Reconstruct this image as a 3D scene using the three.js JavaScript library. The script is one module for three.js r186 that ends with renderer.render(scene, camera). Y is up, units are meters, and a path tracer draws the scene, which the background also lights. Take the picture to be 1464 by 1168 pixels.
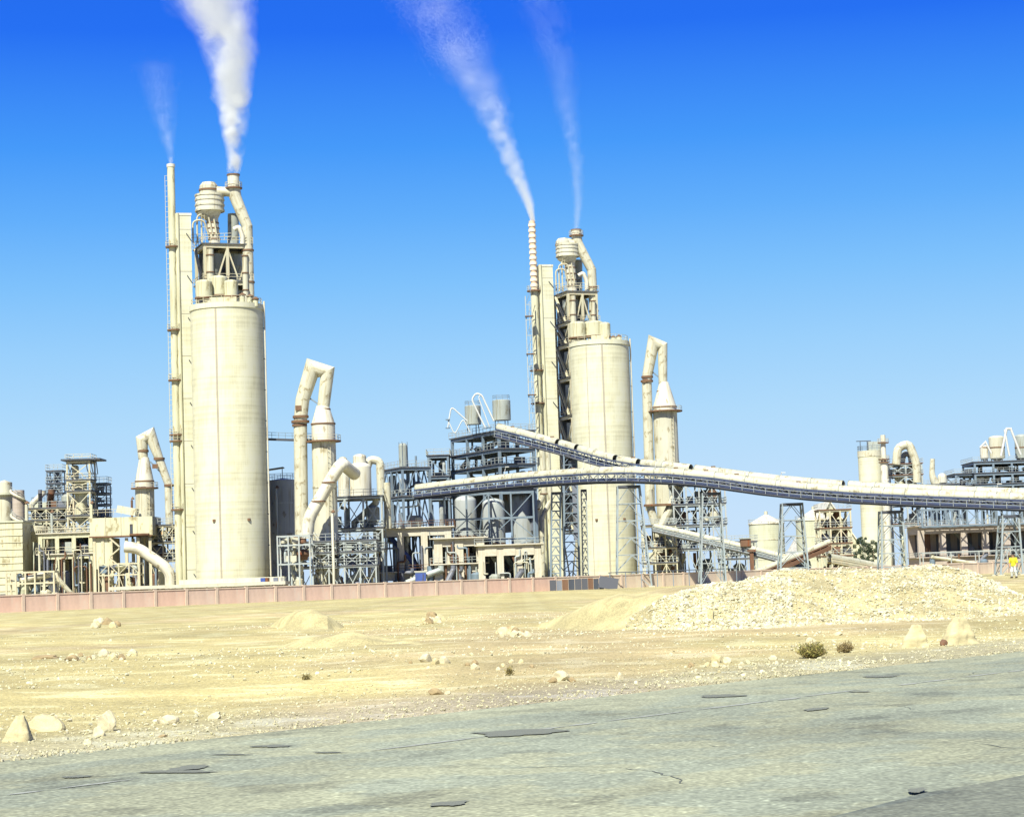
import * as THREE from 'three';
import { mergeGeometries } from 'three/addons/utils/BufferGeometryUtils.js';
import { MarchingCubes } from 'three/addons/objects/MarchingCubes.js';

// ---------------------------------------------------------------- camera, sky, sun, exposure
const PW = 1464, PH = 1168, F = 3000, ROLL = 0.0345;
const PITCH = Math.atan(246.6 / F), EYE = new THREE.Vector3(0, 1.8, 0);
const scene = new THREE.Scene();
const camera = new THREE.PerspectiveCamera(2 * Math.atan(PH / 2 / F) * 180 / Math.PI, PW / PH, 0.5, 9000);
camera.position.copy(EYE);
camera.rotation.set(PITCH, 0, -ROLL, 'YXZ');
camera.updateMatrixWorld(true);
const renderer = new THREE.WebGLRenderer({ antialias: true });
renderer.toneMapping = THREE.LinearToneMapping;
renderer.toneMappingExposure = 1.98;
renderer.shadowMap.enabled = true;

const SKY = [[-90, .40, .47, .52], [0, .60, .77, .97], [1.5, .575, .765, .97], [4.4, .44, .71, .97], [6.3, .33, .635, .975], [8.2, .215, .54, .975], [10, .125, .43, .97], [11.9, .062, .325, .955], [15, .020, .165, .90], [22, .009, .10, .68], [35, .007, .072, .50], [60, .005, .052, .37], [90, .005, .045, .33]];
{
  const W = 64, H = 2048, d = new Float32Array(W * H * 4), k = 1 / renderer.toneMappingExposure;
  for (let j = 0; j < H; j++) {
    const e = ((j + .5) / H - .5) * 180; let i = 0;
    while (i < SKY.length - 2 && SKY[i + 1][0] < e) i++;
    const a = SKY[i], b = SKY[i + 1], t = Math.min(1, Math.max(0, (e - a[0]) / (b[0] - a[0])));
    for (let x = 0; x < W; x++) { const o = (j * W + x) * 4; for (let c = 0; c < 3; c++) d[o + c] = (a[c + 1] + (b[c + 1] - a[c + 1]) * t) * k; d[o + 3] = 1; }
  }
  const t = new THREE.DataTexture(d, W, H, THREE.RGBAFormat, THREE.FloatType);
  t.mapping = THREE.EquirectangularReflectionMapping; t.magFilter = THREE.LinearFilter; t.minFilter = THREE.LinearFilter; t.needsUpdate = true;
  scene.background = t; scene.environment = t;
}
const SUN = new THREE.Vector3(-.215, .762, .611).normalize();
const sun = new THREE.DirectionalLight(new THREE.Color().setRGB(1, .97, .82), 5);
sun.position.copy(SUN).multiplyScalar(900).add(new THREE.Vector3(0, 0, -250)); sun.target.position.set(0, 0, -250);
sun.castShadow = true; sun.shadow.mapSize.set(4096, 4096);
Object.assign(sun.shadow.camera, { left: -320, right: 320, top: 320, bottom: -320, near: 10, far: 2000 });
scene.add(sun, sun.target);

// ---------------------------------------------------------------- tools
const V = (x, y, z) => new THREE.Vector3(x, y, z);
const lerp = (a, b, t) => a + (b - a) * t, clamp = (x, a = 0, b = 1) => Math.min(b, Math.max(a, x));
const sstep = (a, b, x) => { const t = clamp((x - a) / (b - a)); return t * t * (3 - 2 * t); };
function rng(seed) { let s = seed >>> 0; return () => { s = (s + 0x6D2B79F5) >>> 0; let t = s; t = Math.imul(t ^ (t >>> 15), t | 1); t ^= t + Math.imul(t ^ (t >>> 7), t | 61); return ((t ^ (t >>> 14)) >>> 0) / 4294967296; }; }
const hash = (x, y, z) => { let h = (Math.imul(x, 374761393) + Math.imul(y, 668265263) + Math.imul(z, 2147483647 - 1013904223)) | 0; h = Math.imul(h ^ (h >>> 13), 1274126177); return ((h ^ (h >>> 16)) >>> 0) / 4294967296; };
function vnoise(x, y, z, wx = 0, wy = 0) {
  const xi = Math.floor(x), yi = Math.floor(y), zi = Math.floor(z);
  let fx = x - xi, fy = y - yi, fz = z - zi; fx = fx * fx * (3 - 2 * fx); fy = fy * fy * (3 - 2 * fy); fz = fz * fz * (3 - 2 * fz);
  const X = v => wx ? ((v % wx) + wx) % wx : v, Y = v => wy ? ((v % wy) + wy) % wy : v;
  const x0 = X(xi), x1 = X(xi + 1), y0 = Y(yi), y1 = Y(yi + 1);
  const a = lerp(lerp(hash(x0, y0, zi), hash(x1, y0, zi), fx), lerp(hash(x0, y1, zi), hash(x1, y1, zi), fx), fy);
  if (fz === 0) return a;
  return lerp(a, lerp(lerp(hash(x0, y0, zi + 1), hash(x1, y0, zi + 1), fx), lerp(hash(x0, y1, zi + 1), hash(x1, y1, zi + 1), fx), fy), fz);
}
const fbm = (x, y, z, n = 4) => { let s = 0, a = .5, t = 0; for (let i = 0; i < n; i++) { s += a * vnoise(x, y, z + i * 7); t += a; a *= .5; x *= 2.03; y *= 2.03; z *= 2.03; } return s / t; };
// a photograph point at a distance Z along the level view axis, in metres
const RAY = (px, py) => V(px - PW / 2, PH / 2 - py, -F).applyQuaternion(camera.quaternion);
const P = (px, py, Z) => { const d = RAY(px, py); return d.multiplyScalar(Z / -d.z).add(EYE); };
const G = (px, py) => { const d = RAY(px, py); return d.multiplyScalar(-EYE.y / d.y).add(EYE); };
const HOR = px => 856 - ROLL * px;

// ---------------------------------------------------------------- textures and materials
function tex(w, h, fn, srgb = true) {
  const d = new Uint8Array(w * h * 4);
  for (let y = 0; y < h; y++) for (let x = 0; x < w; x++) { const c = fn(x / w, y / h, x, y), o = (y * w + x) * 4; for (let k = 0; k < 3; k++) d[o + k] = clamp(c[k]) * 255; d[o + 3] = 255; }
  const t = new THREE.DataTexture(d, w, h); t.magFilter = THREE.LinearFilter; t.minFilter = THREE.LinearMipmapLinearFilter; t.generateMipmaps = true;
  t.wrapS = t.wrapT = THREE.RepeatWrapping; if (srgb) t.colorSpace = THREE.SRGBColorSpace; t.needsUpdate = true; return t;
}
const tn = (u, v, n, s = 0, m = n) => vnoise(u * n, v * m, s, n, m);
const tfbm = (u, v, n, s, o = 4, m = n) => { let r = 0, a = .5, t = 0; for (let i = 0; i < o; i++) { r += a * tn(u, v, n, s + i * 3, m); t += a; a *= .55; n *= 2; m *= 2; } return r / t; };
// cast concrete: pour bands, run-down stains, blotches
const concreteTex = tex(512, 1024, (u, v) => {
  const band = tn(.5, v, 40, 3) * .5 + tn(.5, v, 150, 9) * .5, st = Math.pow(tfbm(u, v, 48, 5, 3, 4), 1.6), bl = tfbm(u, v, 6, 11, 5), sp = tn(u, v, 256, 2);
  const k = .86 + .13 * band - .10 * st + .16 * bl + .04 * sp; return [k, k * (.985 + .02 * bl), k * (.93 + .06 * bl)];
});
const ductTex = tex(512, 512, (u, v) => {
  const bl = tfbm(u, v, 5, 21, 5), g = sstep(.62, .78, tfbm(u, v, 9, 31, 4)), st = sstep(.6, .85, tfbm(u, v, 40, 8, 3, 3));
  const k = .86 + .16 * bl - .20 * g - .12 * st; return [k, k * (1 - .05 * g - .04 * st), k * (1 - .14 * g - .12 * st)];
});
const steelTex = tex(256, 256, (u, v) => { const bl = tfbm(u, v, 6, 41, 4), r = sstep(.64, .74, tfbm(u, v, 10, 51, 4)); const k = .78 + .3 * bl; return [k + .1 * r, k * (1 - .18 * r), k * (1 - .34 * r)]; });
const pinkTex = tex(512, 256, (u, v) => { const bl = tfbm(u, v, 6, 61, 5), d = sstep(.55, .8, tfbm(u, v, 24, 67, 3, 3)); const k = .82 + .26 * bl; return [k, k * (.97 + .05 * d), k * (.96 + .06 * d)]; });
const C = (r, g, b) => new THREE.Color().setRGB(r, g, b);
const mat = (r, g, b, o = {}) => new THREE.MeshStandardMaterial({ color: C(r, g, b), roughness: .85, ...o });
const M = {
  silo: mat(.52, .515, .405, { map: concreteTex }),
  siloGrey: mat(.42, .435, .35, { map: concreteTex }),
  conc: mat(.46, .43, .37, { map: concreteTex }),
  concJoint: mat(.33, .30, .26, { map: concreteTex }),  // darker concrete for pour joints and joint strips
  duct: mat(.53, .515, .40, { map: ductTex, roughness: .6 }),
  ductWhite: mat(.62, .60, .50, { map: ductTex, roughness: .55 }),
  ductGrey: mat(.33, .36, .33, { map: ductTex, roughness: .6 }),
  cream: mat(.54, .53, .37, { map: ductTex, roughness: .7 }),
  cover: mat(.47, .465, .36, { map: ductTex, roughness: .5 }),
  steel: mat(.16, .22, .28, { map: steelTex, roughness: .6 }),
  trussBlue: mat(.05, .07, .14, { map: steelTex, roughness: .6 }),
  steelPale: mat(.36, .41, .41, { map: steelTex, roughness: .6 }),
  steelCream: mat(.52, .50, .36, { map: steelTex, roughness: .65 }),
  steelDark: mat(.05, .06, .08, { map: steelTex, roughness: .6 }),
  deck: mat(.10, .11, .13, { map: steelTex, roughness: .8 }),
  dark: mat(.06, .065, .08, { roughness: .8 }),
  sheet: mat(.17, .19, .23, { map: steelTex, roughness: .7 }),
  tankGrey: mat(.37, .40, .40, { map: ductTex, roughness: .6 }),
  concFar: mat(.36, .31, .28, { map: concreteTex }),
  dustWall: mat(.60, .52, .405, { map: pinkTex }),
  trestle: mat(.27, .33, .36, { map: steelTex, roughness: .6 }),
  rust: mat(.155, .085, .05, { map: steelTex, roughness: .9 }),
  flange: mat(.16, .09, .05, { map: steelTex, roughness: .9 }),
  blue: mat(.04, .08, .30, { map: steelTex, roughness: .6 }),
  tankDark: mat(.15, .165, .21, { map: ductTex, roughness: .6 }),
  pipeWhite: mat(.50, .51, .49, { roughness: .45 }),
  pink: mat(.62, .47, .385, { map: pinkTex }),
  pinkB: mat(.60, .475, .395, { map: pinkTex }),
  pinkC: mat(.63, .46, .37, { map: pinkTex }),
  pilaster: mat(.63, .53, .43, { map: pinkTex }),
  salmon: mat(.60, .42, .29, { roughness: .7 }),
  stackWhite: mat(.66, .60, .48, { roughness: .7 }),
};

// ---------------------------------------------------------------- building kit
const taken = {};
const numbered = n => { const k = taken[n] = (taken[n] ?? -1) + 1; return k ? n + '_' + String(k).padStart(3, '0') : n; };
const UNIT = new THREE.BoxGeometry(1, 1, 1), UCYL = new THREE.CylinderGeometry(1, 1, 1, 14);
const shade = m => { m.castShadow = m.receiveShadow = true; return m; };
const Y = V(0, 1, 0);
class Thing {
  constructor(name, label, category, px, Z, { group, yaw = 0, py, kind } = {}) {
    const o = this.o = new THREE.Group(); o.name = numbered(name); scene.add(o);
    this.Z = Z; this.u = Z / F; this.B = P(px, py ?? HOR(px), Z).setY(0); o.position.copy(this.B); o.rotation.y = yaw;
    o.userData = { label, category }; if (group) o.userData.group = group; if (kind) o.userData.kind = kind;
  }
  p(px, py, dz = 0) { return P(px, py, this.Z + dz).sub(this.B); }
  H(py, px) { return P(px, py, this.Z).y; }
  add(name, geo, m, parent = this.o) { const x = shade(new THREE.Mesh(geo, m)); x.name = name; parent.add(x); return x; }
  bar(name, m, a, b, w, h = w, parent = this.o) {
    const x = this.add(name, UNIT, m, parent), d = b.clone().sub(a), L = d.length() || .01;
    x.position.copy(a).add(b).multiplyScalar(.5);
    const z = d.divideScalar(L), up = Math.abs(z.y) > .99 ? V(1, 0, 0) : Y, xx = up.clone().cross(z).normalize(), yy = z.clone().cross(xx);
    x.quaternion.setFromRotationMatrix(new THREE.Matrix4().makeBasis(xx, yy, z)); x.scale.set(w, h, L); return x;
  }
  rod(name, m, a, b, r, parent = this.o) {
    const x = this.add(name, UCYL, m, parent), d = b.clone().sub(a), L = d.length();
    x.position.copy(a).add(b).multiplyScalar(.5); x.quaternion.setFromUnitVectors(Y, d.divideScalar(L)); x.scale.set(r, L, r); return x;
  }
  box(name, m, c, w, h, d, yaw = 0, parent = this.o) { const x = this.add(name, boxGeo(w, h, d), m, parent); x.position.copy(c); x.rotation.y = yaw; return x; }
  lathe(name, m, c, prof, seg = 36, parent = this.o) { const x = this.add(name, latheGeo(prof, seg), m, parent); x.position.copy(c); return x; }
  pipe(name, m, pts, r, seg = 20, parent = this.o) { return this.add(name, sweep(pts, r, seg), m, parent); }
  // upright round vessel between two photograph heights
  vessel(name, m, px, y0, y1, rpx, { dz = 0, dome = 0, cone = 0, coneR = .25, bottom, seg = 32, parent } = {}) {
    const c = this.p(px, (y0 + y1) / 2, dz), h0 = bottom ?? this.p(px, y1, dz).y, h1 = this.p(px, y0, dz).y, r = rpx * this.u;
    const pr = []; 
    if (cone) pr.push([0.001, h0 - cone], [r * coneR, h0 - cone], [r, h0]); else pr.push([.001, h0], [r, h0]);
    pr.push([r, h1]);
    if (dome) for (let i = 1; i <= 6; i++) { const a = i / 6 * Math.PI / 2; pr.push([Math.max(.001, r * Math.cos(a)), h1 + dome * Math.sin(a)]); } else pr.push([.001, h1]);
    return this.lathe(name, m, V(c.x, 0, c.z), pr, seg, parent);
  }
}
function boxGeo(w, h, d) {
  const g = new THREE.BoxGeometry(w, h, d), uv = g.attributes.uv, s = [[d, h], [d, h], [w, d], [w, d], [w, h], [w, h]];
  for (let i = 0; i < 24; i++) { const f = i >> 2; uv.setXY(i, uv.getX(i) * s[f][0] / 8 + f * .13, uv.getY(i) * s[f][1] / 16 + .37 * f); } return g;
}
function latheGeo(prof, seg) {   // faceted where the profile turns, so flanges and cones keep their edges
  const pos = [], uv = [], idx = []; let run = 0;
  for (let k = 0; k < prof.length - 1; k++) {
    const [r0, y0] = prof[k], [r1, y1] = prof[k + 1], L = Math.hypot(r1 - r0, y1 - y0), R = Math.max(r0, r1), b = pos.length / 3, wr = Math.max(1, Math.round(2 * Math.PI * R / 8));
    for (let i = 0; i <= seg; i++) { const a = i / seg * Math.PI * 2, c = Math.cos(a), s = Math.sin(a); pos.push(r0 * c, y0, r0 * s, r1 * c, y1, r1 * s); uv.push(i / seg * wr, run / 16, i / seg * wr, (run + L) / 16); }
    for (let i = 0; i < seg; i++) { const q = b + i * 2; idx.push(q, q + 1, q + 2, q + 1, q + 3, q + 2); }
    run += L;
  }
  const g = new THREE.BufferGeometry(); g.setAttribute('position', new THREE.Float32BufferAttribute(pos, 3)); g.setAttribute('uv', new THREE.Float32BufferAttribute(uv, 2)); g.setIndex(idx); g.computeVertexNormals();
  const n = g.attributes.normal, S = seg * 2;   // close the seam of the normals
  for (let k = 0; k < prof.length - 1; k++) { const b = k * (seg + 1) * 2; for (const o of [0, 1]) { const v = V(n.getX(b + o) + n.getX(b + S + o), n.getY(b + o) + n.getY(b + S + o), n.getZ(b + o) + n.getZ(b + S + o)).normalize(); n.setXYZ(b + o, v.x, v.y, v.z); n.setXYZ(b + S + o, v.x, v.y, v.z); } }
  return g;
}
// a duct of straight lengths with mitred joints; r is one radius or one per point
function sweep(pts, r, seg = 20, caps = true) {
  const n = pts.length, R = i => Array.isArray(r) ? r[i] : r, dirs = [];
  for (let i = 0; i < n - 1; i++) dirs.push(pts[i + 1].clone().sub(pts[i]).normalize());
  let ref = Math.abs(dirs[0].y) > .9 ? V(0, 0, 1) : Y.clone(); const gs = []; let run = 0;
  for (let i = 0; i < n - 1; i++) {
    const d = dirs[i]; let a = ref.clone().sub(d.clone().multiplyScalar(ref.dot(d))).normalize(); const b = d.clone().cross(a); ref = a;
    const plane = k => { if (k === 0) return dirs[0]; if (k === n - 1) return dirs[n - 2]; return dirs[k - 1].clone().add(dirs[k]).normalize(); };
    const pos = [], uv = [], idx = [], L = pts[i].distanceTo(pts[i + 1]);
    for (let s = 0; s <= seg; s++) {
      const t = s / seg * Math.PI * 2, e = a.clone().multiplyScalar(Math.cos(t)).add(b.clone().multiplyScalar(Math.sin(t)));
      for (const k of [i, i + 1]) { const N = plane(k), q = pts[k].clone().add(e.clone().multiplyScalar(R(k))); const w = pts[k].clone().sub(q).dot(N) / d.dot(N); q.addScaledVector(d, w); pos.push(q.x, q.y, q.z); uv.push(s / seg * Math.max(1, Math.round(R(k))), (run + (k - i) * L) / 8); }
    }
    for (let s = 0; s < seg; s++) { const q = s * 2; idx.push(q, q + 2, q + 1, q + 1, q + 2, q + 3); }
    const cap = (k, flip) => { const c0 = pos.length / 3; pos.push(pts[k].x, pts[k].y, pts[k].z); uv.push(0, 0); const ring = pos.length / 3; for (let s = 0; s <= seg; s++) { const o = (s * 2 + (k === i ? 0 : 1)) * 3; pos.push(pos[o], pos[o + 1], pos[o + 2]); uv.push(.1, .1); } for (let s = 0; s < seg; s++) flip ? idx.push(c0, ring + s + 1, ring + s) : idx.push(c0, ring + s, ring + s + 1); };
    if (caps && i === 0) cap(0, true); if (caps && i === n - 2) cap(n - 1, false);
    const g = new THREE.BufferGeometry(); g.setAttribute('position', new THREE.Float32BufferAttribute(pos, 3)); g.setAttribute('uv', new THREE.Float32BufferAttribute(uv, 2)); g.setIndex(idx); g.computeVertexNormals(); gs.push(g); run += L;
  }
  return gs.length > 1 ? mergeGeometries(gs) : gs[0];
}
// round the corners of a polyline
function bend(pts, r = 1, n = 4) {
  const out = [pts[0]];
  for (let i = 1; i < pts.length - 1; i++) {
    const a = pts[i - 1], b = pts[i], c = pts[i + 1], k = Math.min(r, a.distanceTo(b) * .45, b.distanceTo(c) * .45);
    const p = b.clone().add(a.clone().sub(b).setLength(k)), q = b.clone().add(c.clone().sub(b).setLength(k));
    for (let j = 0; j <= n; j++) { const t = j / n; out.push(p.clone().multiplyScalar((1 - t) * (1 - t)).addScaledVector(b, 2 * t * (1 - t)).addScaledVector(q, t * t)); }
  }
  out.push(pts[pts.length - 1]); return out;
}
function mergedBars(list) {   // [[a, b, w], ...] into one geometry: thin railings, ladders, gratings
  const gs = list.map(([a, b, w, h = w]) => {
    const g = new THREE.BoxGeometry(w, h, a.distanceTo(b)), z = b.clone().sub(a).normalize(), up = Math.abs(z.y) > .99 ? V(1, 0, 0) : Y, x = up.clone().cross(z).normalize(), y = z.clone().cross(x);
    return g.applyMatrix4(new THREE.Matrix4().makeBasis(x, y, z).setPosition(a.clone().add(b).multiplyScalar(.5)));
  });
  return mergeGeometries(gs);
}
function railing(t, corners, m = M.steelPale, h = 1.1, w = .06, step = 1.6, closed = true, parent) {
  const L = [];
  for (let i = 0; i < corners.length - (closed ? 0 : 1); i++) {
    const a = corners[i], b = corners[(i + 1) % corners.length], n = Math.max(1, Math.round(a.distanceTo(b) / step));
    for (let k = 0; k < n; k++) { const q = a.clone().lerp(b, k / n); L.push([q, q.clone().setY(q.y + h), w]); }
    for (const hh of [h * .55, h]) L.push([a.clone().setY(a.y + hh), b.clone().setY(b.y + hh), w]);
  }
  return t.add('railing', mergedBars(L), m, parent);
}
function ringPlatform(t, name, c, r0, r1, y, { m = M.flange, rail = true, parent } = {}) {
  const d = t.lathe(name, m, V(c.x, 0, c.z), [[r0, y - .15], [r1, y - .15], [r1, y + .1], [r0, y + .1]], 24, parent);
  if (rail) { const cs = []; for (let i = 0; i < 10; i++) { const a = i / 10 * Math.PI * 2; cs.push(V(Math.cos(a) * r1 * .97, y, Math.sin(a) * r1 * .97)); } railing(t, cs, M.steelCream, 1.0, .06, 1.5, true, d); }
  return d;
}
function ladder(t, a, b, m = M.steelCream, w = .5, parent) {
  const L = [], s = V(w / 2, 0, 0), n = Math.round(a.distanceTo(b) / .9);
  L.push([a.clone().sub(s), b.clone().sub(s), .07], [a.clone().add(s), b.clone().add(s), .07]);
  for (let i = 0; i <= n; i++) { const q = a.clone().lerp(b, i / n); L.push([q.clone().sub(s), q.clone().add(s), .05]); }
  return t.add('ladder', mergedBars(L), m, parent);
}
/* an open frame: xs, zs column lines and hs floor heights in metres from the thing's base; every member is a part of its own */
function frame(t, { xs, zs, hs, h0 = 0, m = M.steel, w = .35, bw = w, slab = true, slabM = M.deck, rail = true, brace = 'K', braceFaces = ['front', 'left'], railM = M.steelPale, slabFrom = 0, bm }) {
  const beamM = bm ?? m, top = hs[hs.length - 1], slabs = [];
  for (const x of xs) for (const z of zs) t.bar('column', m, V(x, h0, z), V(x, top, z), w);
  hs.forEach((h, k) => {
    for (const z of zs) for (let i = 0; i < xs.length - 1; i++) t.bar('beam', beamM, V(xs[i] + w / 2, h - bw / 2 - .02, z), V(xs[i + 1] - w / 2, h - bw / 2 - .02, z), bw * .8, bw);
    for (const x of xs) for (let i = 0; i < zs.length - 1; i++) t.bar('beam', beamM, V(x, h - bw / 2 - .02, zs[i] + Math.sign(zs[i + 1] - zs[i]) * w / 2), V(x, h - bw / 2 - .02, zs[i + 1] - Math.sign(zs[i + 1] - zs[i]) * w / 2), bw * .8, bw);
    if (slab && k >= slabFrom) { const x0 = xs[0] - w, x1 = xs[xs.length - 1] + w, z0 = Math.min(...zs) - w, z1 = Math.max(...zs) + w, sl = t.box('floor_slab', slabM, V((x0 + x1) / 2, h + .1, (z0 + z1) / 2), x1 - x0, .2, z1 - z0); slabs.push(sl);
      if (rail) railing(t, [V(x0, h + .2, z1), V(x1, h + .2, z1), V(x1, h + .2, z0), V(x0, h + .2, z0)].map(c => c.sub(sl.position)), railM, 1.1, .07, 1.6, true, sl); }
  });
  const lv = [h0, ...hs], br = (a, b) => t.bar('brace', m, a, b, w * .5), zf = Math.max(...zs);
  const cell = (A, B, l, h, i) => {
    if (brace === 'X') { br(A(l), B(h - bw)); br(B(l), A(h - bw)); }
    else if (brace === 'K') { const mid = A(h - bw).lerp(B(h - bw), .5); br(A(l), mid); br(B(l), mid.clone().add(V(.01, 0, 0))); }
    else if (brace === 'V') { const mid = A(l).lerp(B(l), .5); br(A(h - bw), mid); br(B(h - bw), mid.clone().add(V(.01, 0, 0))); }
    else if (brace === '/') (i % 2 ? br(A(l), B(h - bw)) : br(B(l), A(h - bw)));
  };
  for (let k = 0; k < lv.length - 1; k++) {
    if (braceFaces.includes('front')) for (let i = 0; i < xs.length - 1; i++) cell(h => V(xs[i], h, zf), h => V(xs[i + 1], h, zf), lv[k], lv[k + 1], i + k);
    if (braceFaces.includes('left')) for (let i = 0; i < zs.length - 1; i++) cell(h => V(xs[0], h, zs[i]), h => V(xs[0], h, zs[i + 1]), lv[k], lv[k + 1], i + k);
    if (braceFaces.includes('right')) for (let i = 0; i < zs.length - 1; i++) cell(h => V(xs[xs.length - 1], h, zs[i]), h => V(xs[xs.length - 1], h, zs[i + 1]), lv[k], lv[k + 1], i + k);
  }
}
// machinery standing on a floor: vessels, ducts, pipes and boxes, each a part
function machinery(t, x0, x1, h, hTop, z0, z1, n, seed, ms = [M.ductGrey, M.steelPale, M.tankDark, M.steel, M.ductWhite]) {
  const r = rng(seed), H = hTop - h;
  for (let i = 0; i < n; i++) {
    const x = lerp(x0, x1, (i + .2 + .6 * r()) / n), z = lerp(z0, z1, r()), m = ms[Math.floor(r() * ms.length)], k = r();
    if (k < .34) { const R = Math.min(.35 + r() * .9, (x1 - x0) / 3), hh = H * (.35 + .5 * r()); t.lathe('vessel', m, V(x, h, z), [[.001, .25], [R * .45, .25], [R, .25 + R * .8], [R, hh], [R * .5, hh + R * .4], [.001, hh + R * .4]], 18); t.bar('vessel_stand', M.steel, V(x - R * .6, h, z), V(x - R * .6, h + .9, z), .14); }
    else if (k < .62) { const R = .14 + r() * .22, y1 = h + H * (.3 + .6 * r()), x2 = clamp(x + (r() - .5) * (x1 - x0) * .5, x0, x1), z2 = lerp(z0, z1, r()); t.pipe('pipe', m, bend([V(x, h, z), V(x, y1, z), V(x2, y1, z2), V(x2, h + H * .95, z2 + .01)], .6, 3), R, 10); }
    else if (k < .85) { const w = .8 + r() * 1.6, hh = .8 + r() * Math.min(1.8, H * .5); t.box('machine_housing', m, V(x, h + hh / 2 + .05, z), w, hh, 1 + r(), r() * .3); }
    else { const a = V(x, h + H * .2, z), b = V(lerp(x0, x1, r()), h + H * .85, lerp(z0, z1, r())); t.pipe('duct', m, [a.clone().setY(h), a, b, b.clone().setY(h + H)], .35 + r() * .3, 14); }
  }
}

// ---------------------------------------------------------------- ground, road, heaps
const RC = Math.cos(.681), RS = Math.sin(.681);                // the road runs away to the right
const rs = (x, z) => RC * x + RS * z, rt = (x, z) => RS * x - RC * z, RX = (s, t) => RC * s + RS * t, RZ = (s, t) => RS * s - RC * t;
const ROAD_FAR = -19.3, ROAD_NEAR = 1.5, SEAM = -7.75;
function groundH(x, z) {
  const s = rs(x, z), off = sstep(-20.5, -27, s), far = 1 - sstep(120, 240, -z);
  let h = off * far * ((fbm(x * .16, z * .16, 3, 3) - .5) * .22 + (fbm(x * .05, z * .05, 9, 2) - .5) * .34 + (fbm(x * .9, z * .9, 4, 2) - .5) * .05);
  h += .016 + (vnoise(x * 1.3, z * 1.3, 8) - .5) * .03;
  h -= .09 * sstep(-19.55 + (fbm(x * .35, z * .35, 5, 3) - .5) * 1.1, -18.7, s);      // the bed under the asphalt
  const bank = sstep(9, 15, x) * sstep(92, 112, -z) * (1 - sstep(190, 240, -z)); h += bank * .75;   // raised ground behind the stone heap
  return h;
}
{
  const groundTex = tex(2048, 2048, (u, v) => {
    const c = tfbm(u, v, 4, 71, 5), f = tn(u, v, 256, 77), g = tn(u, v, 700, 79), peb = sstep(.80, .90, tn(u, v, 420, 83)), dk = sstep(.80, .9, tn(u, v, 300, 91)), pale = sstep(.52, .7, tfbm(u, v, 12, 95, 4));
    let k = .74 + .24 * (c - .5) + .15 * (f - .5) + .15 * (g - .5) + .18 * peb - .16 * dk + .07 * pale;
    return [k * 1.02, k * (.97 + .03 * pale + .02 * peb), k * (.80 + .10 * pale + .12 * peb)];
  });
  const bumpTex = tex(1024, 1024, (u, v) => { const k = tfbm(u, v, 24, 101, 5) * .7 + tn(u, v, 340, 103) * .3; return [k, k, k]; }, false);
  const xs = [], zs = [], nx = 260, nz = 420;
  for (let i = 0; i <= nx; i++) { const t = i / nx * 2 - 1; xs.push(9 * Math.sinh(t * 5.6)); }
  for (let j = 0; j <= nz; j++) { const t = j / nz; zs.push(60 - 7 * (Math.exp(t * 6.05) - 1) * 1.0 - t * 60); }
  const pos = [], uv = [], col = [], idx = [];
  for (const z of zs) for (const x of xs) {
    pos.push(x, groundH(x, z), z); uv.push(x / 14, z / 14);
    const a = fbm(x * .07 + 5, z * .045, 21, 4), b = fbm(x * .22, z * .10, 27, 3), pk = sstep(.55, .72, fbm(x * .10, z * .06, 33, 3)), br = sstep(.5, .66, b), dustEdge = sstep(-23.5, -20, rs(x, z) + (a - .5) * 5);
    let r = .88 + .22 * (a - .5) + .14 * br, g = r * .985, bl = r * .96;
    g *= 1 - .05 * pk; bl *= 1 + .07 * pk; r = lerp(r, r * .80, dustEdge); g = lerp(g, g * .86, dustEdge); bl = lerp(bl, bl * 1.16, dustEdge);
    col.push(r, g, bl);
  }
  for (let j = 0; j < nz; j++) for (let i = 0; i < nx; i++) { const a = j * (nx + 1) + i, b = a + nx + 1; idx.push(a, a + 1, b, b, a + 1, b + 1); }
  const g = new THREE.BufferGeometry(); g.setAttribute('position', new THREE.Float32BufferAttribute(pos, 3)); g.setAttribute('uv', new THREE.Float32BufferAttribute(uv, 2)); g.setAttribute('color', new THREE.Float32BufferAttribute(col, 3)); g.setIndex(idx); g.computeVertexNormals();
  const ground = shade(new THREE.Mesh(g, mat(.71, .69, .455, { map: groundTex, bumpMap: bumpTex, bumpScale: .05, vertexColors: true, roughness: 1 })));
  ground.name = 'ground'; ground.userData = { kind: 'structure', label: 'bare yellow sand and gravel between the road and the wall', category: 'ground' }; scene.add(ground);
}
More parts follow.
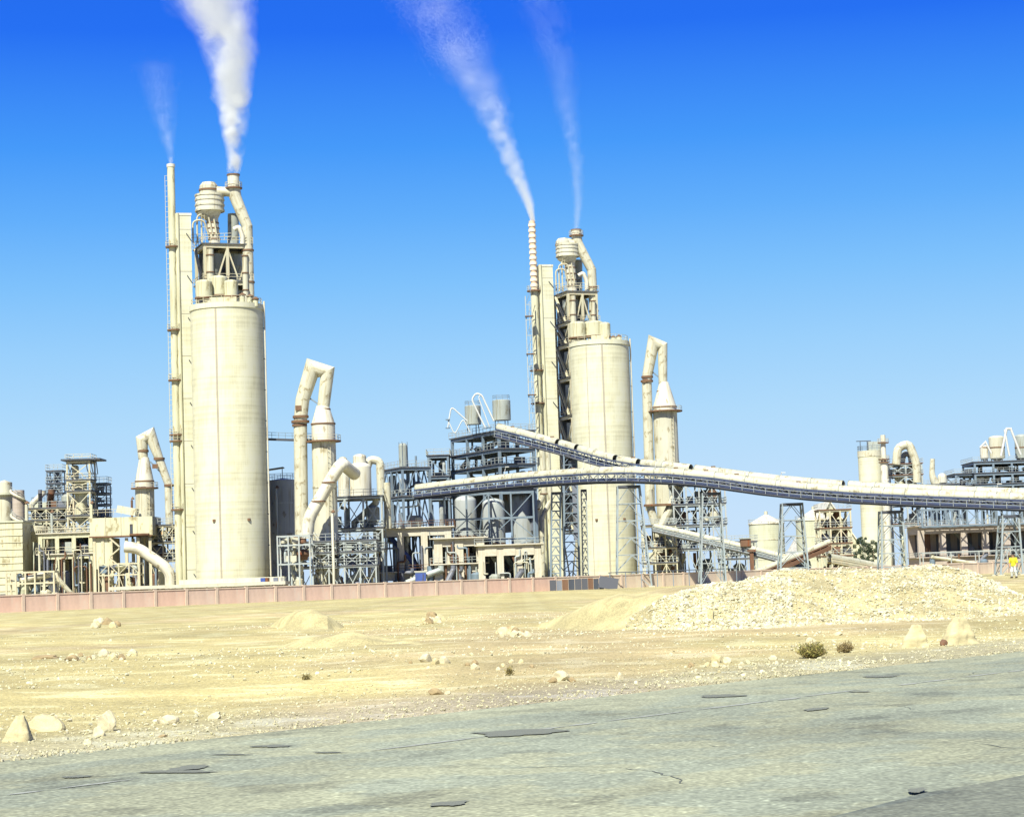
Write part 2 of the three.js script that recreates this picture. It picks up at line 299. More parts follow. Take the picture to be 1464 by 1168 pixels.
{
  const asphalt = seed => tex(1024, 2048, (u, v) => {
    const c = tfbm(u, v, 5, seed, 5, 10), f = tn(u, v, 330, seed + 3, 660), g = tn(u, v, 500, seed + 5, 1000), tr = tfbm(u, v, 12, seed + 7, 3, 4), light = sstep(.80, .92, tn(u, v, 300, seed + 9, 600)), dk = sstep(.62, .8, tfbm(u, v, 14, seed + 13, 4, 20));
    const dust = sstep(.42, .62, tfbm(u, v, 14, seed + 15, 5, 24) + .42 * (sstep(.16, 0, u)));
    let k = .66 + .16 * (c - .5) + .18 * (f - .5) + .14 * (g - .5) + .12 * (tr - .5) + .16 * light - .10 * dk;
    return [k * lerp(.985, 1.05, dust), k * lerp(1.0, 1.04, dust), k * lerp(.965, .96, dust)];
  });
  const roadBump = tex(512, 512, (u, v) => { const k = tn(u, v, 200, 5) * .6 + tfbm(u, v, 20, 9, 3) * .4; return [k, k, k]; }, false);
  const strip = (s0, s1, y, m, wob0, wob1, name, parent, uScale) => {
    const pos = [], uv = [], idx = []; const n = 900, T0 = -110, T1 = 700;
    for (let i = 0; i <= n; i++) {
      const t = T0 + (T1 - T0) * Math.pow(i / n, 1.0), a = s0 + (fbm(t * .5, 1, 3, 3) - .5) * wob0, b = s1 + (fbm(t * .5, 7, 3, 3) - .5) * wob1;
      for (let k = 0; k <= 6; k++) { const s = lerp(a, b, k / 6); pos.push(RX(s, t), y + (vnoise(s * .3, t * .2, 2) - .5) * .003, RZ(s, t)); uv.push((s - s0) / uScale, t / (uScale * 2)); }
    }
    for (let i = 0; i < n; i++) for (let k = 0; k < 6; k++) { const a = i * 7 + k; idx.push(a, a + 1, a + 7, a + 7, a + 1, a + 8); }
    const g = new THREE.BufferGeometry(); g.setAttribute('position', new THREE.Float32BufferAttribute(pos, 3)); g.setAttribute('uv', new THREE.Float32BufferAttribute(uv, 2)); g.setIndex(idx); g.computeVertexNormals();
    const o = shade(new THREE.Mesh(g, m)); o.name = name; parent.add(o); return o;
  };
  const road = new THREE.Group(); road.name = 'road'; road.userData = { kind: 'structure', label: 'worn grey asphalt highway crossing in front of the sandy ground', category: 'road' }; scene.add(road);
  strip(ROAD_FAR, SEAM, .004, mat(.51, .545, .43, { map: asphalt(211), bumpMap: roadBump, bumpScale: .012, roughness: .95 }), .25, .3, 'old_asphalt', road, 11.2);
  strip(SEAM - .2, ROAD_NEAR, .022, mat(.27, .30, .265, { map: asphalt(311), bumpMap: roadBump, bumpScale: .012, roughness: .9 }), .8, .3, 'dark_asphalt', road, 11.2);  // near strip of the road in a darker tone
  // worn paint of the edge line: short ragged dashes of what is left
  const r = rng(5), paint = mat(.27, .285, .25), gs = [];
  for (let t = -20; t < 160;) {
    const L = .4 + r() * 1.6; if (r() < .86) { const sh = new THREE.Shape(), n = 12, w = .05 + r() * .07, o = -15.9 + (r() - .5) * .1; for (let i = 0; i <= n; i++) sh[i ? 'lineTo' : 'moveTo'](t + L * i / n, o - w * (.5 + .5 * r()) * Math.sin(Math.PI * (i + .3) / (n + .6))); for (let i = n; i >= 0; i--) sh.lineTo(t + L * i / n, o + w * (.5 + .5 * r()) * Math.sin(Math.PI * (i + .3) / (n + .6))); gs.push(new THREE.ShapeGeometry(sh)); } t += L + r() * .15;
  }
  const flat = (g, y) => { const p = g.attributes.position; for (let i = 0; i < p.count; i++) { const t = p.getX(i), s = p.getY(i); p.setXYZ(i, RX(s, t), y, RZ(s, t)); } g.computeVertexNormals(); return g; };
  const line = shade(new THREE.Mesh(flat(mergeGeometries(gs), .0095), paint)); line.name = 'edge_line'; line.material.side = THREE.DoubleSide; road.add(line);
  // tar patches and cracks, measured from the photograph: px, py, width in px, depth in metres
  const tar = mat(.14, .15, .12, { roughness: .9, side: THREE.DoubleSide, bumpMap: roadBump, bumpScale: .01 });
  const patches = [[740, 1049, 104, .55], [1032, 996, 56, .35], [1258, 968, 48, .28], [272, 1099, 46, .3], [250, 1105, 95, .14], [643, 1151, 48, .22], [1168, 1015, 26, .3], [388, 1068, 50, .16], [110, 1112, 40, .16], [1310, 1135, 26, .18], [470, 1077, 44, .06], [330, 1080, 60, .05], [1230, 990, 34, .12]];
  patches.forEach(([px, py, w, dep], i) => {
    const c = G(px, py), a = G(px - w / 2, py), b = G(px + w / 2, py), L = a.distanceTo(b), rr = rng(900 + i), sh = new THREE.Shape(), n = 44, ph = rr() * 9;
    const t0 = rt(c.x, c.z), s0 = rs(c.x, c.z), d = b.clone().sub(a).normalize(), ct = RS * d.x - RC * d.z, cs = RC * d.x + RS * d.z;
    for (let k = 0; k < n; k++) { const q = k / n * Math.PI * 2, e = .55 + .6 * vnoise(Math.cos(q) * 2 + ph, Math.sin(q) * 2, i) + .25 * rr(), X = Math.cos(q) * L / 2 * e, Yy = Math.sin(q) * dep * e; const tt = t0 + X * ct - Yy * cs, ss = s0 + X * cs + Yy * ct; sh[k ? 'lineTo' : 'moveTo'](tt, ss); }
    const o = shade(new THREE.Mesh(flat(new THREE.ShapeGeometry(sh), (s0 > SEAM - .6 ? .030 : .0155) - .0002 * i), tar)); o.name = 'tar_patch'; road.add(o);
  });
}
{
  const road = scene.getObjectByName('road'), cm = mat(.10, .11, .09, { side: THREE.DoubleSide }), r = rng(77);
  for (let k = 0; k < 12; k++) {
    let s = -18.6 + r() * 10, t = 2 + r() * 46, a = (r() < .6 ? 1.57 : 0) + (r() - .5) * .5; const n = 14 + Math.floor(r() * 26), L = [], Rr = [], w = .005 + r() * .008;
    for (let i = 0; i <= n; i++) { const q = w * (.4 + r()) * (i === 0 || i === n ? .1 : 1), nx = Math.cos(a), ny = -Math.sin(a); L.push([s + nx * q, t + ny * q]); Rr.push([s - nx * q, t - ny * q]); a += (r() - .5) * .9; a = lerp(a, a > .8 ? 1.57 : 0, .15); s = clamp(s + Math.sin(a) * 0.05 + Math.cos(a + 1.57) * .0, -18.8, -8.7); t += Math.sin(a) * .16; s += Math.cos(a) * .16; }
    const pos = [], idx = []; for (let i = 0; i <= n; i++) for (const [ss, tt] of [L[i], Rr[i]]) pos.push(RX(ss, tt), .0082, RZ(ss, tt)); for (let i = 0; i < n; i++) idx.push(i * 2, i * 2 + 1, i * 2 + 2, i * 2 + 2, i * 2 + 1, i * 2 + 3);
    const g = new THREE.BufferGeometry(); g.setAttribute('position', new THREE.Float32BufferAttribute(pos, 3)); g.setIndex(idx); g.computeVertexNormals(); const o = shade(new THREE.Mesh(g, cm)); o.name = 'crack'; road.add(o);
  }
}
// stones: a few cut shapes shared by all
function stoneGeo(seed, detail = 1, flatY = 1, rough = .35) {
  let g = new THREE.IcosahedronGeometry(1, detail); const p = g.attributes.position, r = rng(seed), cuts = [];
  for (let i = 0; i < 7; i++) cuts.push([V(r() - .5, r() - .5, r() - .5).normalize(), .55 + r() * .3]);
  for (let i = 0; i < p.count; i++) { const v = V(p.getX(i), p.getY(i), p.getZ(i)); for (const [n, k] of cuts) { const d = v.dot(n); if (d > k) v.addScaledVector(n, k - d); } v.multiplyScalar(1 + (fbm(v.x * 1.7 + seed, v.y * 1.7, v.z * 1.7, 3) - .5) * rough * 1.5); v.y *= flatY; p.setXYZ(i, v.x, v.y, v.z); }
  g.computeVertexNormals(); return g;
}
const STONES = [1, 2, 3, 4].map(s => stoneGeo(s * 17, 0)), stoneMats = [mat(.47, .45, .31, { roughness: 1 }), mat(.40, .375, .25, { roughness: 1 }), mat(.51, .49, .37, { roughness: 1 })];
function scatter(name, label, category, n, seed, place, m, parent) {
  const geo = STONES[seed % 4], im = shade(new THREE.InstancedMesh(geo, m, n)), r = rng(seed), q = new THREE.Quaternion(), e = new THREE.Euler(), mx = new THREE.Matrix4(), c = new THREE.Color();
  for (let i = 0; i < n; i++) { const [x, y, z, s] = place(r); q.setFromEuler(e.set(r() * 6.3, r() * 6.3, r() * 6.3)); im.setMatrixAt(i, mx.compose(V(x, y, z), q, V(s * (.7 + .6 * r()), s * (.5 + .5 * r()), s * (.7 + .6 * r())))); const k = .72 + .5 * r(); im.setColorAt(i, c.setRGB(k, k * (.97 + .04 * r()), k * (.88 + .16 * r()))); }
  im.name = name; im.userData = { kind: 'stuff', ...(label ? { label, category } : {}) }; (parent || scene).add(im); return im;
}
for (let k = 0; k < 3; k++) scatter('gravel', ['loose pale pebbles along the edge of the asphalt', 'loose yellow pebbles over the open sand', 'coarser pale stones strewn over the sand'][k], 'gravel', [24000, 22000, 900][k], 41 + k, r => {
  let s, t; do { s = k === 0 ? -19.2 - Math.pow(r(), 2) * 9 : -20 - Math.pow(r(), 1.4) * 60; t = -6 + r() * (k ? 90 : 66); } while (k === 0 ? r() > .35 + .65 * fbm(RX(s, t) * .5, RZ(s, t) * .5, 2, 2) : fbm(RX(s, t) * .12, RZ(s, t) * .2, 6, 3) < .44 + .1 * r());
  const x = RX(s, t), z = RZ(s, t), q = [.011, .017, .030][k] * (.6 + Math.pow(r(), 3) * 2.2); return [x, groundH(x, z) + q * .25, z, q];
}, stoneMats[[1, 0, 0][k]]);

// the long heap of broken stone and the finer heap against it
function mound(name, label, category, poly, m, { noise = .12, nf = 1.1 } = {}) {
  // poly: [px of the crest, py of the crest, py of the front foot, depth front to crest in metres]
  const o = new THREE.Group(), nodes = poly.map(([px, yc, yf, dep]) => { const f = G(px, yf), Zc = -f.z + dep, c = P(px, yc, Zc); return { f, c, b: V(c.x * (Zc + dep * 1.2) / Zc, 0, -(Zc + dep * 1.2)) }; });
  const n0 = nodes[nodes.length >> 1].c; o.position.set(n0.x, 0, n0.z); const NU = 150, NV = 44, pos = [], uv = [], idx = [];
  const at = (u, v) => { const q = u * (nodes.length - 1), i = Math.min(nodes.length - 2, Math.floor(q)), t = (q - i) * (q - i) * (3 - 2 * (q - i)), a = nodes[i], b = nodes[i + 1]; const f = a.f.clone().lerp(b.f, t), c = a.c.clone().lerp(b.c, t), k = a.b.clone().lerp(b.b, t);
    const w = v < .5 ? v * 2 : 2 - v * 2, p = v < .5 ? f.clone().lerp(c, v * 2) : k.clone().lerp(c, w); p.y = c.y * sstep(0, 1, w * .5 + .5 * w * w * (3 - 2 * w)) ; const e = sstep(0, .2, w); p.y += e * ((fbm(p.x * nf, p.z * nf, 4, 4) - .5) * noise * 2 - noise * .2) ; p.y = Math.max(p.y, 0) + groundH(p.x, p.z) * (1 - w) - .06 * (1 - e); return p; };
  for (let i = 0; i <= NU; i++) for (let j = 0; j <= NV; j++) { const p = at(i / NU, j / NV); pos.push(p.x - n0.x, p.y, p.z - n0.z); uv.push(p.x / 6, p.z / 6 + p.y / 4); }
  for (let i = 0; i < NU; i++) for (let j = 0; j < NV; j++) { const a = i * (NV + 1) + j, b = a + NV + 1; idx.push(a, b, a + 1, a + 1, b, b + 1); }
  const g = new THREE.BufferGeometry(); g.setAttribute('position', new THREE.Float32BufferAttribute(pos, 3)); g.setAttribute('uv', new THREE.Float32BufferAttribute(uv, 2)); g.setIndex(idx); g.computeVertexNormals();
  const me = shade(new THREE.Mesh(g, m)); me.name = 'mound'; o.add(me); o.name = numbered(name); o.userData = { label, category }; scene.add(o); o.at = at; return o;
}
const heapTex = tex(1024, 1024, (u, v) => { const k = .74 + .3 * (tfbm(u, v, 8, 121, 6) - .5) + .2 * (tn(u, v, 200, 5) - .5); return [k * 1.04, k, k * .88]; });
const heapMat = mat(.64, .61, .42, { map: heapTex, roughness: 1 }), sandMat = mat(.68, .65, .43, { map: heapTex, roughness: 1 });
{
  const rock = mound('stone_heap', 'long high heap of pale broken stone below the conveyor', 'stone heap', [[890, 884, 899, 3], [935, 862, 901, 6], [975, 843, 904, 9], [1010, 837, 904, 11], [1060, 834, 902, 12], [1100, 821, 901, 13], [1130, 815, 899, 14], [1200, 814, 895, 14], [1265, 816, 893, 14], [1330, 810, 891, 14], [1386, 816, 888, 13], [1430, 836, 885, 9], [1475, 858, 883, 5], [1530, 870, 880, 3]], heapMat, { noise: .2, nf: .8 });
  const inHeap = (lo, hi, sz) => r => { let u, v, p, k = 0; do { u = r(); v = .02 + .64 * r(); p = rock.at(u, v); } while (k++ < 40 && r() > sstep(.0, .22, u) * sstep(0, .12, 1 - u) * (.25 + 1.5 * sstep(.36, .62, fbm(p.x * .35, p.z * .35, 14, 3)))); const s = lerp(lo, hi, Math.pow(r(), 2.2)) * sz; return [p.x - rock.position.x, p.y + s * .25, p.z - rock.position.z, s]; };
  scatter('stones', null, null, 17000, 61, inHeap(.018, .07, 1), stoneMats[0], rock); scatter('stones', null, null, 7000, 62, inHeap(.02, .09, 1), stoneMats[2], rock); scatter('stones', null, null, 12000, 63, inHeap(.016, .06, 1), stoneMats[1], rock);
  mound('sand_heap', 'smooth yellow sand heap running into the stone heap', 'sand heap', [[770, 892, 896, 2], [810, 878, 898, 4], [850, 860, 899, 6], [885, 849, 900, 8], [910, 850, 900, 8], [945, 848, 900, 8], [985, 850, 901, 7], [1020, 872, 902, 4]], sandMat, { noise: .07, nf: .8 });
  mound('sand_heap', 'low rounded pale sand heap standing alone near the pink wall', 'sand heap', [[384, 897, 899, 1.5], [400, 884, 901, 4], [425, 873, 903, 7], [445, 871, 903, 7], [468, 880, 902, 5], [490, 894, 899, 2]], sandMat, { noise: .06 });
  mound('sand_ridge', 'low ridge of dumped pale sand with rusty scrap', 'sand heap', [[398, 924, 926, 1], [430, 913, 928, 3], [465, 910, 928, 3], [505, 903, 928, 4], [525, 908, 927, 3], [560, 912, 925, 3], [610, 922, 925, 1]], sandMat, { noise: .06 });
}
// boulders, each of its own shape: px, foot py, width px, height px
const rockTex = tex(512, 512, (u, v) => { const k = .82 + .3 * (tfbm(u, v, 6, 131, 6) - .5) + .1 * (tn(u, v, 128, 7) - .5); return [k * 1.03, k, k * .92]; });
const rockMats = [mat(.62, .58, .40, { map: rockTex, roughness: 1 }), mat(.66, .63, .50, { map: rockTex, roughness: 1 }), mat(.38, .31, .20, { map: rockTex, roughness: 1 })];
function coneStone(seed) { const g = new THREE.CylinderGeometry(.30, 1, 2, 40, 14), p = g.attributes.position, r = rng(seed), k = [0, 1, 2, 3, 4].map(() => [r() * 6.283, .62 + r() * .25]); for (let i = 0; i < p.count; i++) { let x = p.getX(i), y = p.getY(i), z = p.getZ(i); const R0 = Math.hypot(x, z), a = Math.atan2(z, x); let m = 1; for (const [q, d] of k) { const c = Math.cos(a - q); if (c > d) m = Math.min(m, d / c); } m *= 1 + (fbm(x * 2.2 + seed, y * 2.2, z * 2.2, 4) - .5) * .42; p.setXYZ(i, x * m + .12 * (y + 1) * (r() < 0 ? 1 : .6), y + (fbm(x * 2, 3, z * 2, 2) - .5) * .3 * (R0 < .3 ? 1 : 0), z * m); } g.computeVertexNormals(); return g; }
function boulder(label, px, py, w, h, seed, { m = 0, peak = 0, group, name = 'boulder', cat = 'boulder', deep = .8, detail = 4, cone = false } = {}) {
  const c = G(px, py), u = -c.z / F, g = cone ? coneStone(seed) : stoneGeo(seed, detail, 1, .22), p = g.attributes.position;
  for (let i = 0; i < p.count; i++) { const v = V(p.getX(i), p.getY(i), p.getZ(i)); const k = clamp((v.y + 1) / 2); v.x *= 1 - peak * k * k; v.z *= 1 - peak * .7 * k; p.setXYZ(i, v.x, v.y, v.z); }
  g.computeBoundingBox(); const b = g.boundingBox, s = V(w * u / (b.max.x - b.min.x), h * u * (cone ? 1.12 : 1.62) / (b.max.y - b.min.y), w * u * deep / (b.max.z - b.min.z));
  g.translate(-(b.max.x + b.min.x) / 2, -b.min.y, -(b.max.z + b.min.z) / 2); g.scale(s.x, s.y, s.z); g.computeVertexNormals();
  const o = shade(new THREE.Mesh(g, rockMats[m])); o.name = numbered(name); o.position.set(c.x, groundH(c.x, c.z) - h * u * (cone ? .1 : .6), c.z - w * u * deep * .35); o.userData = { label, category: cat }; if (group) o.userData.group = group; scene.add(o); return o;
}
boulder('broad pointed pale boulder at the roadside with a rusty scrap at its foot', 1377, 922, 66, 38, 241, { cone: true });
boulder('narrow pointed pale boulder beside the broad one at the roadside', 1309, 926, 46, 32, 232, { cone: true });
boulder('leaning yellow boulder by the road, in front of the flat one', 20, 1062, 46, 36, 203, { cone: true });
boulder('long flat-topped pinkish boulder with shaded foot by the road', 58, 1048, 62, 24, 204, { m: 0, peak: .2 });
boulder('white rounded boulder by the road with a smaller stone against it', 150, 1046, 30, 28, 205, { m: 1, peak: .3 });
boulder('small pale stone leaning against the white rounded boulder', 140, 1054, 18, 14, 206, { m: 1 });
boulder('flat whitish stone by the road between white boulder and small pair', 238, 1036, 34, 12, 207, { m: 1 });
boulder('small pale stone at the road edge with a dark side', 305, 1029, 20, 9, 208, { m: 1 });
boulder('dark brown flat stone near the road edge', 231, 1055, 14, 4, 209, { m: 2 });
boulder('small pale stone in the gravel below the white boulder', 124, 1066, 12, 8, 210, { m: 1 });
boulder('brown-sided stone lying alone on the sand before the road', 623, 992, 24, 9, 211, { m: 2 });
boulder('whitish stone at the end of the brown-sided stone', 640, 992, 9, 5, 212, { m: 1 });
boulder('white wedge-shaped stone on sand beside the brown rubble', 886, 971, 14, 11, 213, { m: 1, peak: .4 });
boulder('pale tilted stone on top of the brown rubble by the road', 802, 971, 26, 15, 214, { m: 1 });
boulder('brown stone at the side of the pale tilted stone', 790, 974, 14, 8, 215, { m: 2 });
boulder('small brown stone on the other side of the pale tilted stone', 818, 973, 12, 7, 216, { m: 2 });
boulder('white stone standing behind the scrub bush', 1161, 922, 18, 10, 217, { m: 1, peak: .4 });
boulder('small white stone on sand behind the dry scrub', 1236, 924, 9, 6, 218, { m: 1 });
boulder('small white stone on sand near the scrub bush', 1106, 945, 14, 7, 219, { m: 1 });
boulder('pale stone lying flat between the scrub bush and the stone heap', 1200, 908, 14, 5, 220, { m: 1 });
const clusters = [[617, 890, 46, 12, 16, 'broken pale stone in the rubble patch near the wall'], [735, 908, 74, 14, 20, 'broken pale stone in the long rubble patch beside the sand heap'], [145, 895, 46, 9, 9, 'small stone in the rubble patch below the pink wall'], [130, 944, 150, 8, 14, 'stone in the scattered line of slabs on the open sand'], [680, 950, 200, 10, 16, 'loose stone strewn thinly across the bare sand'], [1000, 955, 300, 16, 14, 'loose stone on the sand between the heap and the road']];
clusters.forEach(([cx, cy, w, h, n, label], k) => { const r = rng(500 + k); for (let i = 0; i < n; i++) { const px = cx + (r() + r() - 1) * w / 2, py = cy + (r() - .5) * h, sz = 4 + Math.pow(r(), 2) * 8; boulder(label, px, py, sz * 1.5, sz, 700 + k * 40 + i, { m: i % 5 === 0 ? 2 : i % 2, group: 'stones of rubble patch ' + 'abcdef'[k], name: 'stone', cat: 'stone', detail: 1 }); } });
boulder('dark rusty slab lying on the low sand ridge', 497, 916, 24, 5, 261, { m: 2, name: 'stone_slab', cat: 'slab' }).material = M.rust;
boulder('tilted brown slab on the scattered line of slabs', 62, 944, 40, 6, 262, { m: 2, name: 'stone_slab', cat: 'slab' });
boulder('thick dark brown slab at the end of the slab line', 100, 948, 22, 8, 263, { m: 2, name: 'stone_slab', cat: 'slab' });
boulder('rust-red scrap lump against the broad pointed boulder', 1351, 923, 12, 9, 264, { m: 2, name: 'scrap_lump', cat: 'scrap' }).material = M.rust;

// scrub
function scrub(label, px, py, w, h, seed, n, ms) {
  const c = G(px, py), u = -c.z / F, o = new THREE.Group(), r = rng(seed), R = w * u / 2, H = h * u; o.position.set(c.x, groundH(c.x, c.z), c.z); o.name = numbered('scrub_bush'); o.userData = { label, category: 'bush' }; scene.add(o);
  const twigs = [], leaf = [[], []];
  for (let i = 0; i < n; i++) {
    const a = r() * 6.28, k = Math.sqrt(r()), tip = V(Math.cos(a) * R * k, H * (1 - .55 * k * k) * (.5 + .6 * r()), Math.sin(a) * R * k * .8), b0 = V(tip.x * .25, 0, tip.z * .25); twigs.push([b0, tip, .006]);
    for (let j = 0; j < 9; j++) { const q = b0.clone().lerp(tip, .35 + .7 * r()).add(V((r() - .5), (r() - .5), (r() - .5)).multiplyScalar(.09)), d = V(r() - .5, r() - .1, r() - .5).normalize(), e = V(r() - .5, r() - .5, r() - .5).cross(d).normalize(), L = .03 + .05 * r(), W = .006 + .008 * r(); const A = leaf[r() < .6 ? 0 : 1]; const t = q.clone().addScaledVector(d, L), s1 = q.clone().addScaledVector(d, L * .5).addScaledVector(e, W), s2 = q.clone().addScaledVector(d, L * .5).addScaledVector(e, -W); A.push(q, s1, t, q, t, s2); }
  }
  const st = shade(new THREE.Mesh(mergedBars(twigs), mat(.20, .15, .07))); st.name = 'stem'; o.add(st);
  leaf.forEach((A, i) => { const g = new THREE.BufferGeometry().setFromPoints(A); g.computeVertexNormals(); g.setAttribute('uv', new THREE.Float32BufferAttribute(new Float32Array(A.length * 2), 2)); const x = shade(new THREE.Mesh(g, ms[i])); x.name = 'foliage'; o.add(x); });
}
const leafMat = (r, g, b) => new THREE.MeshPhysicalMaterial({ color: C(r, g, b), roughness: .9, transmission: .3, thickness: 0, side: THREE.DoubleSide });
scrub('green and yellow scrub bush on the sand at the roadside', 1161, 942, 50, 24, 31, 170, [leafMat(.19, .19, .035), leafMat(.36, .30, .08)]);
scrub('thin dry brown scrub beside the green bush', 1210, 935, 26, 15, 32, 80, [leafMat(.26, .20, .08), leafMat(.33, .26, .12)]);
scrub('small dry weed tuft on the pale sand strip', 729, 962, 8, 10, 33, 20, [leafMat(.26, .21, .06), leafMat(.2, .17, .06)]);
scrub('low dry weed tuft alone on open sand', 437, 967, 12, 5, 34, 24, [leafMat(.2, .17, .05), leafMat(.3, .24, .1)]);

// ---------------------------------------------------------------- boundary wall
{
  const wz = px => 270 / (1 - .25 * px / 1000), A = P(-70, HOR(-70), wz(-70)).setY(0), B = P(1540, HOR(1540), wz(1540)).setY(0), L = A.distanceTo(B), n = Math.round(L / 5), d = B.clone().sub(A).divideScalar(L);
  const t = new Thing('boundary_wall', 'long low pink panel wall with pale pilasters around the plant', 'wall', 0, 270); t.o.position.copy(A); t.B = A; t.o.rotation.y = Math.atan2(-d.z, d.x);
  const step = L / n, panel = boxGeo(step - .38, 2.1, .16), pil = boxGeo(.42, 2.32, .34), cop = boxGeo(step - .42, .14, .3), r = rng(3);
  for (let i = 0; i < n; i++) {
    const p = t.add('panel', panel, i / n > .27 + .25 * r() ? M.dustWall : [M.pink, M.pinkB, M.pinkC][Math.floor(r() * 3)]); p.position.set((i + .5) * step, 1.05 + (r() - .5) * .04, 0);
    t.add('coping', cop, M.pilaster).position.set((i + .5) * step, 2.175, 0);
    t.add('pilaster', pil, M.pilaster).position.set(i * step, 1.16, 0);
  }
}
const YAW = .44;
// ---------------------------------------------------------------- the two preheater towers
function chimney(label, px0, y0, px1, y1, Z, rpx, platforms, opts = {}) {
  const t = new Thing('chimney_stack', label, 'chimney', px1, Z), r = rpx * t.u, c = t.p((px0 + px1) / 2, (y0 + y1) / 2), h1 = t.p(px0, y0).y; c.y = 0;
  const split = opts.bandsTo ? t.p(px0, opts.bandsTo).y : h1;
  t.lathe('shaft', M.cream, c, [[.001, 0], [r, 0], [r, split], [r * .8, split], ...(opts.bandsTo ? [] : [[r * .8, split]])].slice(0, 4), 24);
  if (opts.bandsTo) { const n = 26, s = (h1 - split) / n; for (let i = 0; i < n; i++) t.lathe('band', i % 2 ? M.salmon : M.stackWhite, c, [[r * .3, split + i * s], [r * (i % 2 ? .80 : .98), split + i * s], [r * (i % 2 ? .80 : .98), split + (i + (i % 2 ? 1 : 1)) * s], [r * .3, split + (i + 1) * s]], 20); }
  else t.lathe('rim', M.ductWhite, c, [[r * .8, h1 - .5], [r * 1.12, h1 - .5], [r * 1.12, h1 + .02], [r * .8, h1 + .02]], 24);
  for (const py of platforms) ringPlatform(t, 'platform', c, r * .9, r * 1.9, t.p(px0, py).y);
  ladder(t, c.clone().add(V(-r * 1.05 - .1, 3, .3)), c.clone().add(V(-r * 1.05 - .1, (opts.ladderTop ?? split) - 2, .3)));
  return t;
}
chimney('tall slim cream chimney with dark ring platforms beside the taller silo', 243, 235, 257, 835, 356, 5.4, [353, 472, 544, 622, 631, 729]);
chimney('slim chimney with white and salmon banded top beside the shorter silo', 762, 316, 777, 830, 432, 5.6, [416, 530, 577, 640], { bandsTo: 418 });

function liftShaft(label, x0, x1, yTop, Z, marks) {
  const t = new Thing('lift_shaft', label, 'tower shaft', (x0 + x1) / 2 + (HOR(x0) - yTop) * .03 * .5, Z, { yaw: YAW * .6, py: (yTop + 830) / 2 });
  const w = (x1 - x0) * t.u, h = P((x0 + x1) / 2, yTop, Z).y, d = 3.2;
  t.box('shaft_wall', M.silo, V(0, h / 2, -d / 2), w * .9, h, d);
  t.lathe('rounded_edge', M.cream, V(-w * .45, 0, -.02), [[.001, 0], [.35, 0], [.35, h + .3], [.001, h + .45]], 14);
  t.box('cap', M.ductWhite, V(0, h + .21, -d / 2), w * .98, .4, d * 1.05);
  for (let k = 0; k < marks; k++) { const y = 4 + k * (h - 8) / (marks - 1); t.bar('stair_bracket', M.steelDark, V(w * .12, y + .9, .12), V(w * .47, y - .5, .12), .12); t.bar('pour_joint', M.concJoint, V(-w * .44, y + 1.6, .012), V(w * .44, y + 1.6, .012), .05, .07); }
}
liftShaft('square cream shaft rising between the tall chimney and the taller silo', 249, 271, 308, 356, 9);
liftShaft('square cream shaft beside the banded chimney and shorter silo', 772, 793, 381, 432, 8);

function silo(label, pxT, pxB, yTop, yBot, rpx, Z, ribs) {
  const t = new Thing('silo', label, 'silo', (pxT + pxB) / 2, Z, { py: (yTop + yBot) / 2 }), r = rpx * t.u, h = P(pxT, yTop, Z).y;
  t.lathe('shell', M.silo, V(0, 0, 0), [[.001, 0], [r, 0], [r, h - .9], [r + .16, h - .9], [r + .16, h], [.001, h]], 72);
  for (const a of ribs) { const x = Math.sin(a) * r, z = Math.cos(a) * r; t.bar('joint_strip', M.concJoint, V(x, .2, z), V(x, h - .95, z), .14, .1).rotation.set(Math.PI / 2, 0, 0); }
  const a = 1.52, q = V(Math.sin(a) * (r + .28), 0, Math.cos(a) * (r + .28)); t.rod('downpipe', M.ductWhite, q.clone().setY(.1), q.clone().setY(h + .6), .17);
  for (let k = 0; k < 9; k++) t.bar('pipe_clamp', M.steelDark, V(q.x, 4 + k * (h - 8) / 8, q.z + .17), V(q.x - .36, 4 + k * (h - 8) / 8, q.z + .05), .12);
  for (const b of [-.35, .62]) { const y = h * .27; t.lathe('inspection_hatch', M.flange, V(Math.sin(b) * r, y, Math.cos(b) * r), [[.001, -.2], [.28, -.2], [.28, .2], [.001, .2]], 10); }
  const cs = []; for (let i = 0; i < 22; i++) { const b = i / 22 * 6.2832; cs.push(V(Math.sin(b) * r * .97, h, Math.cos(b) * r * .97)); } railing(t, cs, M.steelCream, 1.1, .06, 1.8);
  return { t, r, h };
}
const S1 = silo('taller round cream concrete silo standing beside the tall slim chimney', 323, 333, 438, 826, 52, 352, [-.16, -.19]);
const S2 = silo('shorter round cream concrete silo behind the crossing conveyors', 856, 870, 490, 826, 42.5, 429, [.03, .06, -.5]);

